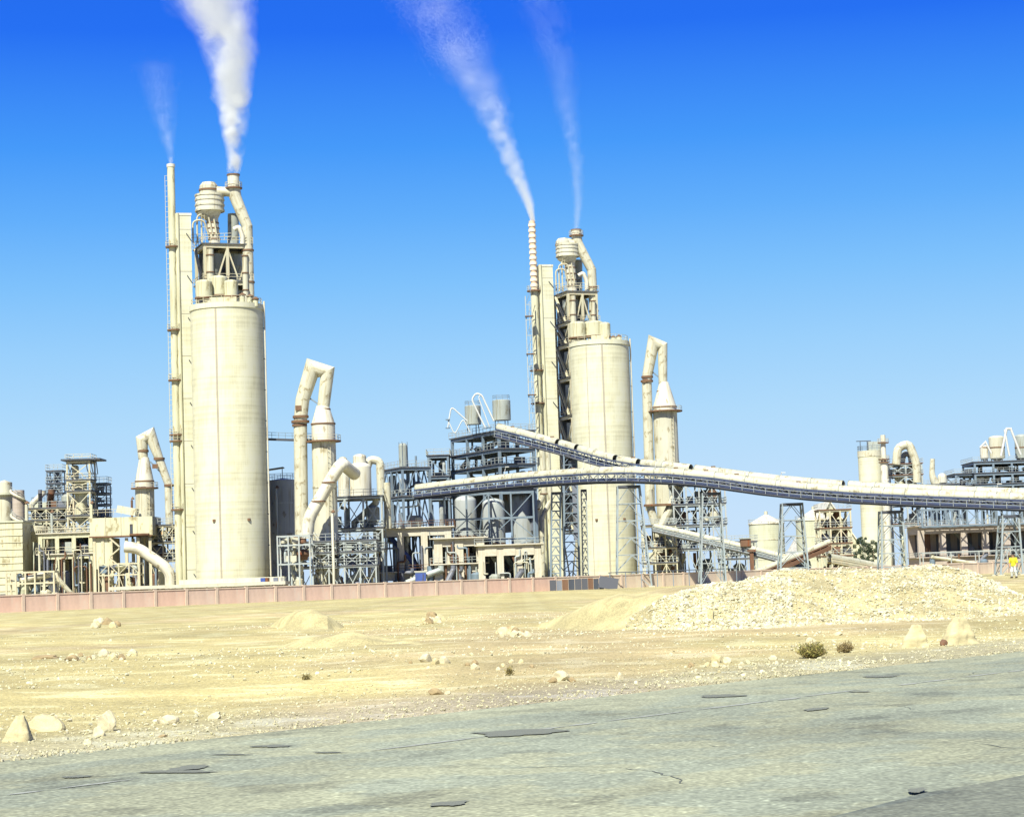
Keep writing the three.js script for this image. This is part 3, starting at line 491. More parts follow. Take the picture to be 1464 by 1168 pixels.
// filter house and small stacks on each silo roof
function roofHouse(label, Z, drums, box, extra) {
  const t = new Thing('roof_filter', label, 'filter unit', drums[0][0], Z);
  for (const [px, y0, y1, r, dz] of drums) { t.vessel('drum', M.cream, px, y0, y1, r, { dz, dome: .5, cone: 0 }); const c = t.p(px, y1, dz); ringPlatform(t, 'base_ring', c, r * t.u * .5, r * t.u * 1.1, t.p(px, y1, dz).y + .1, { rail: false }); }
  for (const [x0, x1, y0, y1, dz, m] of box) { const a = t.p(x0, y1, dz), b = t.p(x1, y0, dz); t.box('housing', M[m], V((a.x + b.x) / 2, (a.y + b.y) / 2, a.z - 1), b.x - a.x, b.y - a.y, 2); for (let k = 0; k <= 4; k++) { const x = lerp(a.x, b.x, k / 4); t.bar('rib', M.steelCream, V(x, a.y, a.z + .06), V(x, b.y, a.z + .06), .12); } }
  for (const [x, y0, y1] of extra) { t.vessel('vent_stack', M.cream, x, y0, y1, 4, { dome: .3 }); const c = t.p(x, y0); t.lathe('vent_cap', M.flange, V(c.x, c.y, c.z), [[.001, .2], [.62, .2], [.62, .34], [.001, .7]], 12); }
  // legs down to the roof
  const a = t.p(drums[0][0] - 6, drums[0][2]); for (const [px, , y1, r, dz] of drums) for (const s of [-1, 1]) { const q = t.p(px + s * r * .8, y1, dz); t.bar('leg', M.steelCream, q, q.clone().setY(q.y - 1.7), .18); }
}
roofHouse('drum and ribbed filter housing on the roof of the taller silo', 349, [[291, 404, 427, 12, 0], [312, 398, 424, 13, 2], [330, 404, 425, 10, 1]], [[300, 337, 424, 435, -1, 'cream']], [[357, 426, 437], [365, 430, 438], [346, 424, 437]]);
roofHouse('pair of pale drums and ribbed housing on the shorter silo roof', 427, [[826, 463, 484, 12, 0], [849, 462, 482, 14, 1], [865, 464, 482, 8, 0]], [[846, 870, 479, 489, -2, 'cream']], [[885, 483, 490], [877, 484, 491]]);

// steel preheater tower with its cyclone and exhaust
function preheater(label, labelC, labelS, Z, q) {
  const t = new Thing('preheater_tower', label, 'steel tower', q.corner, Z, { yaw: YAW * .8, py: q.floors[0] });
  const W = q.wFront * t.u / Math.cos(YAW * .8), D = q.wLeft * t.u / Math.sin(YAW * .8), hs = q.floors.map(y => P(q.corner, y, Z).y).reverse();
  const lows = []; for (let h = hs[0] - 7; h > 4; h -= 8) lows.unshift(h);
  frame(t, { xs: [0, W / 2, W], zs: [-D, 0], hs: [...lows, ...hs], m: M.steelCream, w: .5, bw: .6, brace: 'V', braceFaces: ['front', 'left'], slabM: M.deck, railM: M.steelCream });
  const lv = [...lows, ...hs];
  for (let k = 0; k < lv.length - 1; k++) { t.lathe('cyclone', M.ductGrey, V(W * .3, lv[k] + .3, -D * .45), [[.001, 0], [.5, 0], [1.7, 3.2], [1.7, lv[k + 1] - lv[k] - 1.6], [.001, lv[k + 1] - lv[k] - 1.2]], 22); t.lathe('cyclone', M.ductGrey, V(W * .75, lv[k] + .3, -D * .6), [[.001, 0], [.5, 0], [1.6, 3], [1.6, lv[k + 1] - lv[k] - 1.4], [.001, lv[k + 1] - lv[k] - 1]], 22); t.box('shade_backing', M.sheet, V(W / 2, (lv[k] + lv[k + 1]) / 2, -D + .35), W - .8, lv[k + 1] - lv[k] - 1, .12); }  // sheet added behind the cyclones to stand for the shaded interior
  // stair flights on the left face, and the riser pipes at the front corner
  for (let k = 0; k < lv.length - 1; k++) { t.bar('stair_flight', M.steelCream, V(-.45, lv[k] + .2, -D * .1), V(-.45, lv[k + 1], -D * .8), .5, .25); }
  t.rod('riser_pipe', M.duct, V(.75, lv[0], .7), V(.75, hs[hs.length - 1] - 1, .7), .62); t.rod('riser_pipe', M.duct, V(W - 1.0, lv[0], .6), V(W - 1.0, hs[hs.length - 1] - 2, .6), .5);
  for (let y = lv[0] + 3; y < hs[hs.length - 1] - 2; y += 3) { t.lathe('pipe_flange', M.flange, V(.75, y, .7), [[.6, 0], [.74, 0], [.74, .18], [.6, .18]], 14); t.lathe('pipe_flange', M.flange, V(W - 1, y, .6), [[.48, 0], [.62, 0], [.62, .18], [.48, .18]], 14); }
  // top cyclone
  const c = new Thing('cyclone_separator', labelC, 'cyclone', q.cx, Z + 3, { py: q.drum[0] }), u = c.u, R = q.drumR * u, H = py => P(q.cx, py, Z + 3).y, n = q.neckR * u, dx = (q.neckX - q.cx) * u;
  c.lathe('drum', M.ductWhite, V(0, 0, 0), [[.001, H(q.drum[1])], [R, H(q.drum[1])], [R, H(q.drum[0])], [.001, H(q.drum[0]) + .3]], 40);
  for (const f of [.02, .35, .68, .96]) { const y = lerp(H(q.drum[1]), H(q.drum[0]), f); c.lathe('band', M.duct, V(0, 0, 0), [[R * .98, y - .16], [R * 1.045, y - .16], [R * 1.045, y + .16], [R * .98, y + .16]], 40); }
  c.lathe('scroll_head', M.duct, V((q.headX - q.cx) * u, 0, 0), [[.001, H(q.drum[0]) + .2], [R * .66, H(q.drum[0]) + .2], [R * .64, H(q.headY) - .6], [R * .45, H(q.headY)], [.001, H(q.headY) + .1]], 30);
  c.lathe('scroll_band', M.flange, V((q.headX - q.cx) * u, 0, 0), [[R * .6, H(q.headY) - 1.5], [R * .7, H(q.headY) - 1.5], [R * .7, H(q.headY) - 1.2], [R * .6, H(q.headY) - 1.2]], 30);
  c.pipe('cone', M.ductWhite, [V(0, H(q.drum[1]) + .05, 0), V(dx * .5, H(q.coneY), 0), V(dx, H(q.floors[0]) - .3, 0)], [R * .97, n * 1.1, n], 30);
  for (let k = 0; k < 4; k++) { const y = lerp(H(q.coneY), H(q.floors[0]), .15 + k * .22); c.lathe('neck_band', M.flange, V(lerp(dx * .5, dx, .2 + k * .2), 0, 0), [[n * .9, y - .1], [n * 1.16, y - .1], [n * 1.16, y + .1], [n * .9, y + .1]], 22); }
  for (let k = 0; k < 3; k++) { const x = -R * (.55 + .28 * k), y0 = H(q.floors[0]), top = H(q.goose) - k * 1.1; c.pipe('gooseneck_pipe', M.steelCream, bend([V(x, y0, 1 + k * .5), V(x, top, 1 + k * .5), V(x + 1.9, top + .2, 1.2 + k * .3), V(x + 2.6, y0 + 1.5, 1.2)], 1.0, 5), .16, 9); }
  ladder(c, V(-R * .4, H(q.floors[0]), R * .4), V(-R * .4, H(q.drum[1]) + .8, R * .8), M.steelCream, .5);
  railing(c, [V(-R * 1.3, H(q.floors[0]) + .2, 2.4), V(R * 1.6, H(q.floors[0]) + .2, 2.4)], M.steelCream, 1.2, .07, 1.3, false);
  // exhaust stack with its long bent duct
  const s = new Thing('exhaust_stack', labelS, 'exhaust stack', q.sx, Z + 3, { py: q.sy[1] }), r = q.sr * s.u, Q = (px, py, dz = 0) => s.p(px, py, dz), pts = q.path.map(a => Q(...a));
  s.pipe('bent_duct', M.duct, pts, q.path.map((_, i) => r * (i < 2 ? 1.02 : .9)), 24);
  const a = Q(q.sx, q.sy[0]), b = Q(q.sx, q.sy[1]);
  s.lathe('stack_top', M.ductWhite, V(b.x, 0, b.z), [[r * .86, b.y - .4], [r, b.y - .4], [r, a.y], [r * .86, a.y], [r * .8, a.y - 1.5], [.001, a.y - 1.6]], 26);
  s.lathe('rim_band', M.flange, V(b.x, 0, b.z), [[r * .95, a.y - .28], [r * 1.1, a.y - .28], [r * 1.1, a.y - .02], [r * .95, a.y - .02]], 26);
  ringPlatform(s, 'collar_platform', b, r * .9, r * 1.45, b.y, { m: M.rust });
  s.pipe('cross_duct', M.duct, [Q(q.headX, q.cross), Q(q.sx - 2, q.cross + 3)], r * .8, 20);
  s.pipe('riser_duct', M.ductGrey, [Q(q.dk[0], q.dk[1], 3), Q(q.dk[0], q.floors[0], 3)], r * .95, 20);
  s.pipe('curved_branch', M.ductWhite, bend([Q(q.dk[0] + 1, q.dk[1] + 22, -1), Q(q.dk[0] + 8, q.dk[1] + 18, -1), Q(q.dk[0] + 13, q.dk[1] + 30, -1), Q(q.dk[0] + 13, q.floors[0], -1)], 1, 4), r * .4, 14);
  for (const f of [.3, .7]) { const m = pts[2].clone().lerp(pts[3], f); s.lathe('duct_flange', M.flange, V(m.x, m.y, m.z), [[r * .85, -.15], [r * 1.02, -.15], [r * 1.02, .15], [r * .85, .15]], 20); }
  return t;
}
preheater('cream steel preheater frame behind the taller silo', 'banded white cyclone on top of the tower behind the taller silo', 'exhaust stack with long bent duct above the taller silo', 360,
  { corner: 292, wFront: 62, wLeft: 21, floors: [349, 402, 440], cx: 299, drum: [279, 302], drumR: 20.5, headX: 298, headY: 261, neckX: 305, neckR: 8, coneY: 314, goose: 300, sx: 333.5, sy: [249, 269], sr: 8.6, path: [[334, 266], [336, 282], [353, 324], [356, 438]], cross: 272, dk: [333, 306] });
preheater('cream steel preheater frame behind the shorter silo', 'banded white cyclone on top of the tower behind the shorter silo', 'exhaust stack with long bent duct above the shorter silo', 437,
  { corner: 812, wFront: 41, wLeft: 19, floors: [417, 460, 492], cx: 811, drum: [350, 367], drumR: 16.5, headX: 805, headY: 341, neckX: 816, neckR: 7, coneY: 377, goose: 372, sx: 824, sy: [328, 337], sr: 7.2, path: [[824, 335], [826, 348], [846, 386], [850, 470]], cross: 345, dk: [826, 372] });

// ---------------------------------------------------------------- conditioning towers with goose-neck ducts
function conditioner(label, Z, q) {
  const t = new Thing('conditioning_tower', label, 'gas tower', q.body[0], Z, { py: q.body[2] }), u = t.u, [px, rp, y1] = q.body, r = rp * u, c = t.p(px, y1); c.y = 0; const H = py => P(px, py, Z).y;
  t.lathe('body', M.duct, c, [[.001, 0], [r, 0], [r, H(q.ring)], [.001, H(q.ring)]], 36);
  ringPlatform(t, 'ring_platform', c, r * .95, r * 1.45, H(q.ring), { m: M.flange });
  t.lathe('cone', M.ductWhite, c, [[r * .98, H(q.ring) + .1], [r * .98, H(q.coneBase)], [q.neck[1] * u, H(q.coneTop)], [.001, H(q.coneTop)]], 34);
  for (const f of [.35, .7]) { const y = lerp(0, H(q.ring), f); t.lathe('stiffener', M.duct, c, [[r * .99, y], [r * 1.035, y], [r * 1.035, y + .3], [r * .99, y + .3]], 34); }
  t.lathe('cone_band', M.flange, c, [[r * .95, H(q.coneBase) - .15], [r * 1.03, H(q.coneBase) - .15], [r * 1.03, H(q.coneBase) + .1], [r * .95, H(q.coneBase) + .1]], 34);
  const pts = q.neckPath.map(a => t.p(...a)), rr = q.neckR.map(a => a * u); t.pipe('gooseneck_duct', M.duct, pts, rr, 26);
  for (const [x, y, w] of q.flanges) { const a = t.p(x, y); t.lathe('flange', M.flange, a, [[w * u * .8, -.2], [w * u, -.2], [w * u, .2], [w * u * .8, .2]], 22); }
  const m = pts[Math.floor(pts.length / 2)]; t.box('inspection_box', M.flange, V(m.x - .6, m.y - 1.4, m.z + rr[1] * 1.02), 1, .8, .3); 
  t.bar('strut', M.steel, t.p(q.strut[0], q.strut[1]), t.p(q.strut[2], q.strut[3]), .25);
  ladder(t, V(c.x + r * .5, 2, c.z + r * .95), V(c.x + r * .5, H(q.ring), c.z + r * .95), M.steelCream, .5);
  return t;
}
conditioner('small gas tower with boxy goose-neck top behind the cream building', 384, { body: [207, 13.5, 740], ring: 698, coneBase: 688, coneTop: 654, neck: [0, 6.8], neckPath: [[204, 656], [202, 629], [215, 622], [227, 656], [240, 692], [242, 760]], neckR: [6.8, 8.2, 8.2, 6.2, 5.5, 5.5], flanges: [[227, 656, 8], [204, 645, 8], [241, 694, 7]], strut: [214, 660, 234, 680] });
conditioner('gas tower with tall goose-neck duct between the taller silo and the steel platforms', 353, { body: [464, 17.3, 690], ring: 631, coneBase: 606, coneTop: 580, neck: [0, 9], neckPath: [[462, 582], [468, 532], [446, 526], [432, 572], [429, 602], [431, 770]], neckR: [8.8, 9.5, 11.5, 10, 9.6, 9.6], flanges: [[429, 603, 13], [429.5, 596, 11.5], [428, 608, 10.8], [462, 586, 10.4]], strut: [436, 565, 455, 578] });
conditioner('gas tower with goose-neck duct beside the shorter silo', 428, { body: [955, 17.3, 690], ring: 588, coneBase: 582, coneTop: 546, neck: [0, 6.5], neckPath: [[948, 549], [947.5, 495], [934, 490], [926, 535], [925, 548], [930, 730]], neckR: [6.2, 7, 8.6, 7.4, 7, 7], flanges: [[925, 545, 9], [948, 560, 9], [925.5, 539, 8.5]], strut: [931, 530, 943, 540] });

// ---------------------------------------------------------------- frames measured by their photograph outline
function pxFrame(name, label, cat, Z, x0, x1, floors, cols, depth, o = {}) {
  const t = new Thing(name, label, cat, o.corner ?? x0, Z, { yaw: o.yaw ?? 0, py: floors[0], group: o.group }), cx = o.corner ?? x0;
  const W = o.W ?? (x1 - x0) * t.u, hs = floors.map(y => P(cx, y, Z).y).reverse(), xs = [], zs = o.zs ?? [-depth, 0];
  for (let i = 0; i < cols; i++) xs.push(W * i / (cols - 1));
  frame(t, { xs, zs, hs, ...o });
  if (o.fill) { const lv = [0, ...hs]; for (let k = 0; k < lv.length - (o.roofFill ? 0 : 1); k++) { const top = lv[k + 1] ?? lv[k] + 4; machinery(t, .5, W - .5, lv[k] + (k ? .2 : 0), top - .4, Math.min(...zs) + .8, -.6, o.fill, (o.seed ?? 1) * 31 + k, o.ms); if (o.shadeSheet) t.box('bay_shade_sheet', M.sheet, V(W / 2, (lv[k] + top) / 2, Math.min(...zs) + .25), W - .6, top - lv[k] - .5, .12); } }  // optional sheet added at the back, standing for shade in the bays
  t.W = W; t.hs = hs; return t;
}
function frontPipes(t, W, h0, h1, n, seed, ms, z = .55) {
  const r = rng(seed); for (let i = 0; i < n; i++) { const x = W * r(), y0 = lerp(h0, h1, r() * .5), y1 = lerp(y0, h1, .4 + .6 * r()), m = ms[Math.floor(r() * ms.length)], q = .07 + r() * .16, x2 = clamp(x + (r() - .5) * W * .5, 0, W), zz = z + r() * .6;
    if (r() < .5) t.pipe('service_pipe', m, bend([V(x, 0, zz), V(x, y1, zz), V(x2, y1, zz), V(x2, y1 + (r() < .5 ? 1.2 : -1.2), zz - .2)], .4, 3), q, 8); else t.pipe('service_pipe', m, bend([V(x, y0, zz - .6), V(x, y0, zz), V(x2, y0 + .01, zz), V(x2, y1, zz)], .4, 3), q, 8); }
}
const DARKS = [M.tankDark, M.steel, M.sheet, M.tankGrey, M.ductGrey], MIX = [M.ductGrey, M.steelPale, M.tankDark, M.steel, M.duct], PALES = [M.duct, M.cream, M.ductGrey, M.steelPale, M.tankDark, M.rust];  // DARKS: machinery coloured dark to carry the shade inside the frames

// ---- dock below the taller silo
{
  const t = new Thing('loading_dock', 'long pale concrete dock with shaded edge at the foot of the taller silo', 'dock', 155, 322), a = t.p(155, 840), b = t.p(408, 832), W = b.x - a.x, h = 2.75;
  t.box('deck_slab', M.conc, V(a.x + W / 2, h, -3), W, .5, 7); t.box('retaining_wall', M.conc, V(a.x + W / 2, h / 2 - .15, -6), W - .6, h - .3, .4); t.box('upper_step', M.silo, V(a.x + W * .68, h + .62, -4.5), W * .6, .7, 3);
  for (let i = 0; i <= 9; i++) t.bar('post', M.conc, V(a.x + .3 + (W - .6) * i / 9, 0, .1), V(a.x + .3 + (W - .6) * i / 9, h - .25, .1), .3);
  for (let i = 0; i < 5; i++) t.box('crate', [M.blue, M.rust, M.ductWhite, M.tankDark, M.ductWhite][i], V(a.x + W * (.87 + .025 * i), h + .55, -.4), .7, .6, .7, i);
}
// ---- cream filter building and its neighbours
{
  const t = new Thing('filter_building', 'cream filter building with box upper storey and tilted roof hood', 'building', 128, 372, { py: 760 }), q = (x, y, dz) => t.p(x, y, dz), blk = (name, m, x0, x1, y0, y1, z0, d) => { const a = q(x0, y1), b = q(x1, y0); return t.box(name, m, V((a.x + b.x) / 2, (a.y + b.y) / 2, z0 - d / 2), b.x - a.x, b.y - a.y, d); };
  blk('upper_storey', M.cream, 128, 217, 738, 768, 0, 9); const g = q(132, 768); const lw = blk('lower_wall', M.cream, 132, 157, 768.5, 814, -.4, 8);
  t.bar('ledge', M.flange, q(127, 768.2).add(V(0, 0, .15)), q(217, 765.4).add(V(0, 0, .15)), .25); 
  for (const x of [134, 146, 158, 180, 197, 214]) { const a = q(x, 800); t.bar('column', M.steelCream, V(a.x, 0, -.5), V(a.x, q(x, 769).y, -.5), .5); t.bar('column', M.steelCream, V(a.x, 0, -7), V(a.x, q(x, 769).y, -7), .5); }
  const hd = t.box('roof_hood', M.duct, q(176, 730).add(V(0, .1, -4)), 3.4, 1.3, 3); hd.rotation.z = -.22;
  for (const x of [150, 172, 195]) { const a = q(x, 752); t.bar('wall_seam', M.steelCream, V(a.x, q(x, 767).y, .04), V(a.x, q(x, 739).y, .04), .1); }
  t.box('dark_plate', M.steelDark, q(187, 757).add(V(0, 0, .03)), .5, 1.9, .12); t.box('dark_plate', M.rust, q(199, 764).add(V(0, 0, .3)), 3.4, .3, .6);  // first plate is coloured dark as the shade of a hole
  machinery(t, q(158, 0).x * 0 + 3.8, 10.6, 0, 7.5, -6, -.8, 9, 77, [M.sheet, M.tankDark, M.rust, M.duct, M.steel]); railing(t, [q(128, 738).setZ(0), q(217, 735).setZ(0)], M.steelCream, 1.1, .06, 1.3, false);
  // zigzag stair in front
  const xs = [158, 172]; for (let k = 0; k < 4; k++) { const a = q(xs[k % 2], 824 - k * 14), b = q(xs[(k + 1) % 2], 812 - k * 14); t.bar('stair_flight', M.steelCream, a.setZ(.9), b.setZ(.9), .8, .22); }
  const d = new Thing('transport_duct', 'fat pale duct sloping down from the cream building to the shaft', 'duct', 184, 364); d.pipe('duct', M.ductWhite, bend([d.p(178, 782), d.p(198, 784), d.p(236, 811), d.p(243, 822), d.p(243, 842).setY(.1)], 1.6, 4), 8 * d.u, 22);
  for (const [x, y] of [[205, 788.5], [222, 801]]) d.bar('saddle', M.steel, d.p(x, y + 6), d.p(x, 842).setY(0), .3); d.vessel('drop_leg', M.cream, 232, 812, 836, 6, { bottom: 0, dz: 4 });
}
{
  const t = pxFrame('lattice_tower', 'open cream steel lattice tower with dark canopy by the cream building', 'steel tower', 386, 95, 127, [660, 687, 703, 738, 766], 2, 5, { m: M.steelCream, w: .28, brace: 'X', fill: 0, railM: M.steelCream, slabM: M.deck });
  t.vessel('vessel', M.cream, 115, 690, 742, 9, { dome: .8, cone: 1.2, dz: 2.4 }); t.vessel('vessel', M.duct, 107, 668, 686, 5, { dome: .4, dz: 2.4 });
  t.box('canopy', M.steelDark, t.p(115, 657).add(V(0, 0, -2.5)), 7.2, .3, 6.4); const r = rng(8); for (let k = 0; k < 5; k++) t.pipe('hanging_pipe', M.steelDark, bend([t.p(122 + k * 3.6, 658), t.p(124 + k * 3.6, 672), t.p(127 + k * 3, 678)], .5, 3), .1, 7);
  const s = pxFrame('lattice_tower', 'narrow grey lattice tower against the cream lattice tower', 'steel tower', 392, 132, 151, [692, 706, 722, 740], 2, 4, { m: M.steel, w: .22, brace: 'X', fill: 2, seed: 4, ms: DARKS });
}
{
  const t = new Thing('grey_silo', 'squat grey-green silo with a stepped steel frame on its roof', 'silo', 69, 412, { py: 745 }); t.lathe('shell', M.siloGrey, V(0, 0, 0), [[.001, 0], [24 * t.u, 0], [24 * t.u, P(69, 719, 412).y], [.001, P(69, 719, 412).y]], 48);
  const cs = []; for (let i = 0; i < 14; i++) { const b = i / 14 * 6.2832; cs.push(V(Math.sin(b) * 3.25, P(69, 719, 412).y, Math.cos(b) * 3.25)); } railing(t, cs, M.steel, 1.1, .07, 1.3);
  const f = pxFrame('roof_steelwork', 'small dark steel frame on top of the squat grey-green silo', 'steel frame', 411, 66, 87, [674, 692, 706], 3, 3, { m: M.steel, h0: P(69, 719.5, 412).y, w: .22, brace: 'X', fill: 0 }); machinery(f, .3, 2.6, f.hs[0] + .2, f.hs[1] - .3, -2.6, -.4, 3, 12, DARKS); machinery(f, .3, 2.6, f.hs[1] + .2, f.hs[2] - .3, -2.6, -.4, 3, 13, DARKS); f.bar('sloping_belt', M.steel, f.p(48, 716), f.p(70, 700), .9, .7);
  const s = new Thing('spiral_stair_tank', 'slim brown tank wrapped by a pale spiral stair', 'tank', 26, 392, { py: 745 }), r = 8.5 * s.u, H = P(26, 701, 392).y; s.lathe('shell', M.concFar, V(0, 0, 0), [[.001, 0], [r, 0], [r, H], [.001, H]], 26);
  const pts = []; for (let i = 0; i <= 70; i++) { const a = i / 70 * 6.2832 * 4.5; pts.push(V(Math.cos(a) * (r + .28), 1.5 + (H - 1.5) * i / 70, Math.sin(a) * (r + .28))); } s.add('spiral_stair', sweep(pts, .26, 8), M.duct); railing(s, pts.filter((_, i) => i % 3 === 0), M.steelPale, 1, .06, 9, false);
  const w = new Thing('vertical_tank', 'pale round tank with a green platform at the end of the plant', 'tank', 6, 396, { py: 740 }), R = 11 * w.u, h = P(6, 690, 396).y; w.lathe('shell', M.duct, V(0, 0, 0), [[.001, 0], [R, 0], [R, h], [.001, h + .5]], 26); w.lathe('platform', M.siloGrey, V(0, 0, 0), [[R, P(6, 708, 396).y], [R * 1.5, P(6, 708, 396).y], [R * 1.5, P(6, 705, 396).y], [R, P(6, 705, 396).y]], 22);
  const b = new Thing('pale_building', 'pale corrugated building at the end of the plant', 'building', -12, 372, { py: 790 }), ph = P(10, 747, 372).y; b.box('wall', M.cream, V(2.6, ph / 2, -4), 5.6, ph, 8); for (let k = 0; k < 12; k++) b.bar('siding_rail', M.steelCream, V(-.2, .7 + k * ph / 12.5, .05), V(5.4, .7 + k * ph / 12.5, .05), .12); b.box('roof', M.siloGrey, V(2.6, ph + .15, -4), 6, .3, 8.4); b.box('door', M.dark, V(1.9, 1.3, .05), 1.2, 2.6, .14);
  const hp = new Thing('feed_hopper', 'pale feed hopper above a dark blue sheet wall', 'hopper', 51, 380, { py: 760 }), hb = P(51, 776, 380).y, ht = P(51, 752, 380).y; hp.lathe('bin', M.duct, V(0, 0, 0), [[.5, hb], [2.3, hb + 2], [2.3, ht], [.001, ht]], 4).rotation.y = .78; for (const [x, z] of [[-1.4, 1.2], [1.4, 1.2], [-1.4, -1.2], [1.4, -1.2]]) hp.bar('leg', M.steelCream, V(x, 0, z), V(x, hb + 2, z), .3); hp.box('sheet_wall', M.blue, V(1.2, hb / 2 - .3, -1.6), 3, hb - 1, .15); hp.rod('outlet_pipe', M.ductGrey, V(0, .1, 0), V(0, hb + .3, 0), .42);
  pxFrame('concrete_structure', 'open cream concrete frame with machinery toned dark as shade below the lattice tower', 'concrete frame', 374, 57, 129, [764, 794], 4, 8, { m: M.cream, w: .7, bw: .8, brace: '', fill: 6, seed: 6, ms: DARKS, slabM: M.conc, railM: M.steelCream, shadeSheet: true });
  { const t0 = scene.getObjectByName('concrete_structure'); const T = Object.create(Thing.prototype); T.o = t0; frontPipes(T, 9, 0, 10, 22, 91, [M.steelCream, M.tankDark, M.rust, M.duct, M.steel]); machinery(T, .5, 8.6, 0, 6, 1, 4, 7, 92, [M.tankDark, M.steel, M.rust, M.ductGrey, M.duct]); }
  const pr = pxFrame('pipe_rack', 'low pipe rack with small tanks behind the pink wall', 'pipe rack', 330, 8, 76, [818, 834], 6, 3, { m: M.steelCream, w: .25, brace: '', slab: false, fill: 9, seed: 9, ms: [M.tankDark, M.siloGrey, M.rust, M.duct, M.steel] });
}
{
  const L = [M.steelCream, M.duct, M.tankDark, M.rust, M.ductGrey, M.cream, M.steel];
  pxFrame('equipment_structure', 'crowded frame of pipes and small towers behind the cream concrete structure', 'steel frame', 398, 34, 128, [728, 745, 764], 7, 6, { m: M.steelCream, w: .22, brace: 'X', braceFaces: ['front'], fill: 9, seed: 61, ms: L, roofFill: true });
  pxFrame('equipment_structure', 'pipe-filled frame at the foot of the small gas tower', 'steel frame', 376, 214, 250, [752, 776, 802], 3, 5, { m: M.steelCream, w: .24, brace: 'X', fill: 5, seed: 62, ms: L });
  pxFrame('equipment_structure', 'low crowded machine row in front of the cream filter building', 'steel frame', 352, 140, 198, [806, 822], 5, 4, { m: M.steelCream, w: .2, brace: '/', braceFaces: ['front'], slab: false, fill: 7, seed: 63, ms: L });
  const v = (label, px, y0, r, Z, m) => { const x = new Thing('slim_vent', label, 'vent pipe', px, Z, { py: 760 }); x.vessel('pipe', m, px, y0, 842, r, { bottom: 0, dome: .2 }); x.lathe('cap', M.flange, x.p(px, y0), [[.001, .25], [r * x.u * 1.5, .25], [r * x.u * 1.5, .4], [.001, .8]], 12); };
  v('slim pale vent pipe behind the pale corrugated building', 38, 722, 2.4, 384, M.duct); v('slim grey vent pipe beside the feed hopper', 74, 735, 2, 376, M.ductGrey); v('slim cream vent pipe between lattice tower and cream building', 131, 722, 1.8, 378, M.cream); v('slim rusty vent pipe beside the small gas tower', 189, 716, 1.6, 380, M.rust); v('slim pale vent pipe beside the big shaded tank', 396, 700, 1.8, 360, M.steelPale); v('slim pale vent pipe rising from the crowded machinery', 476, 735, 2, 344, M.ductWhite);
}
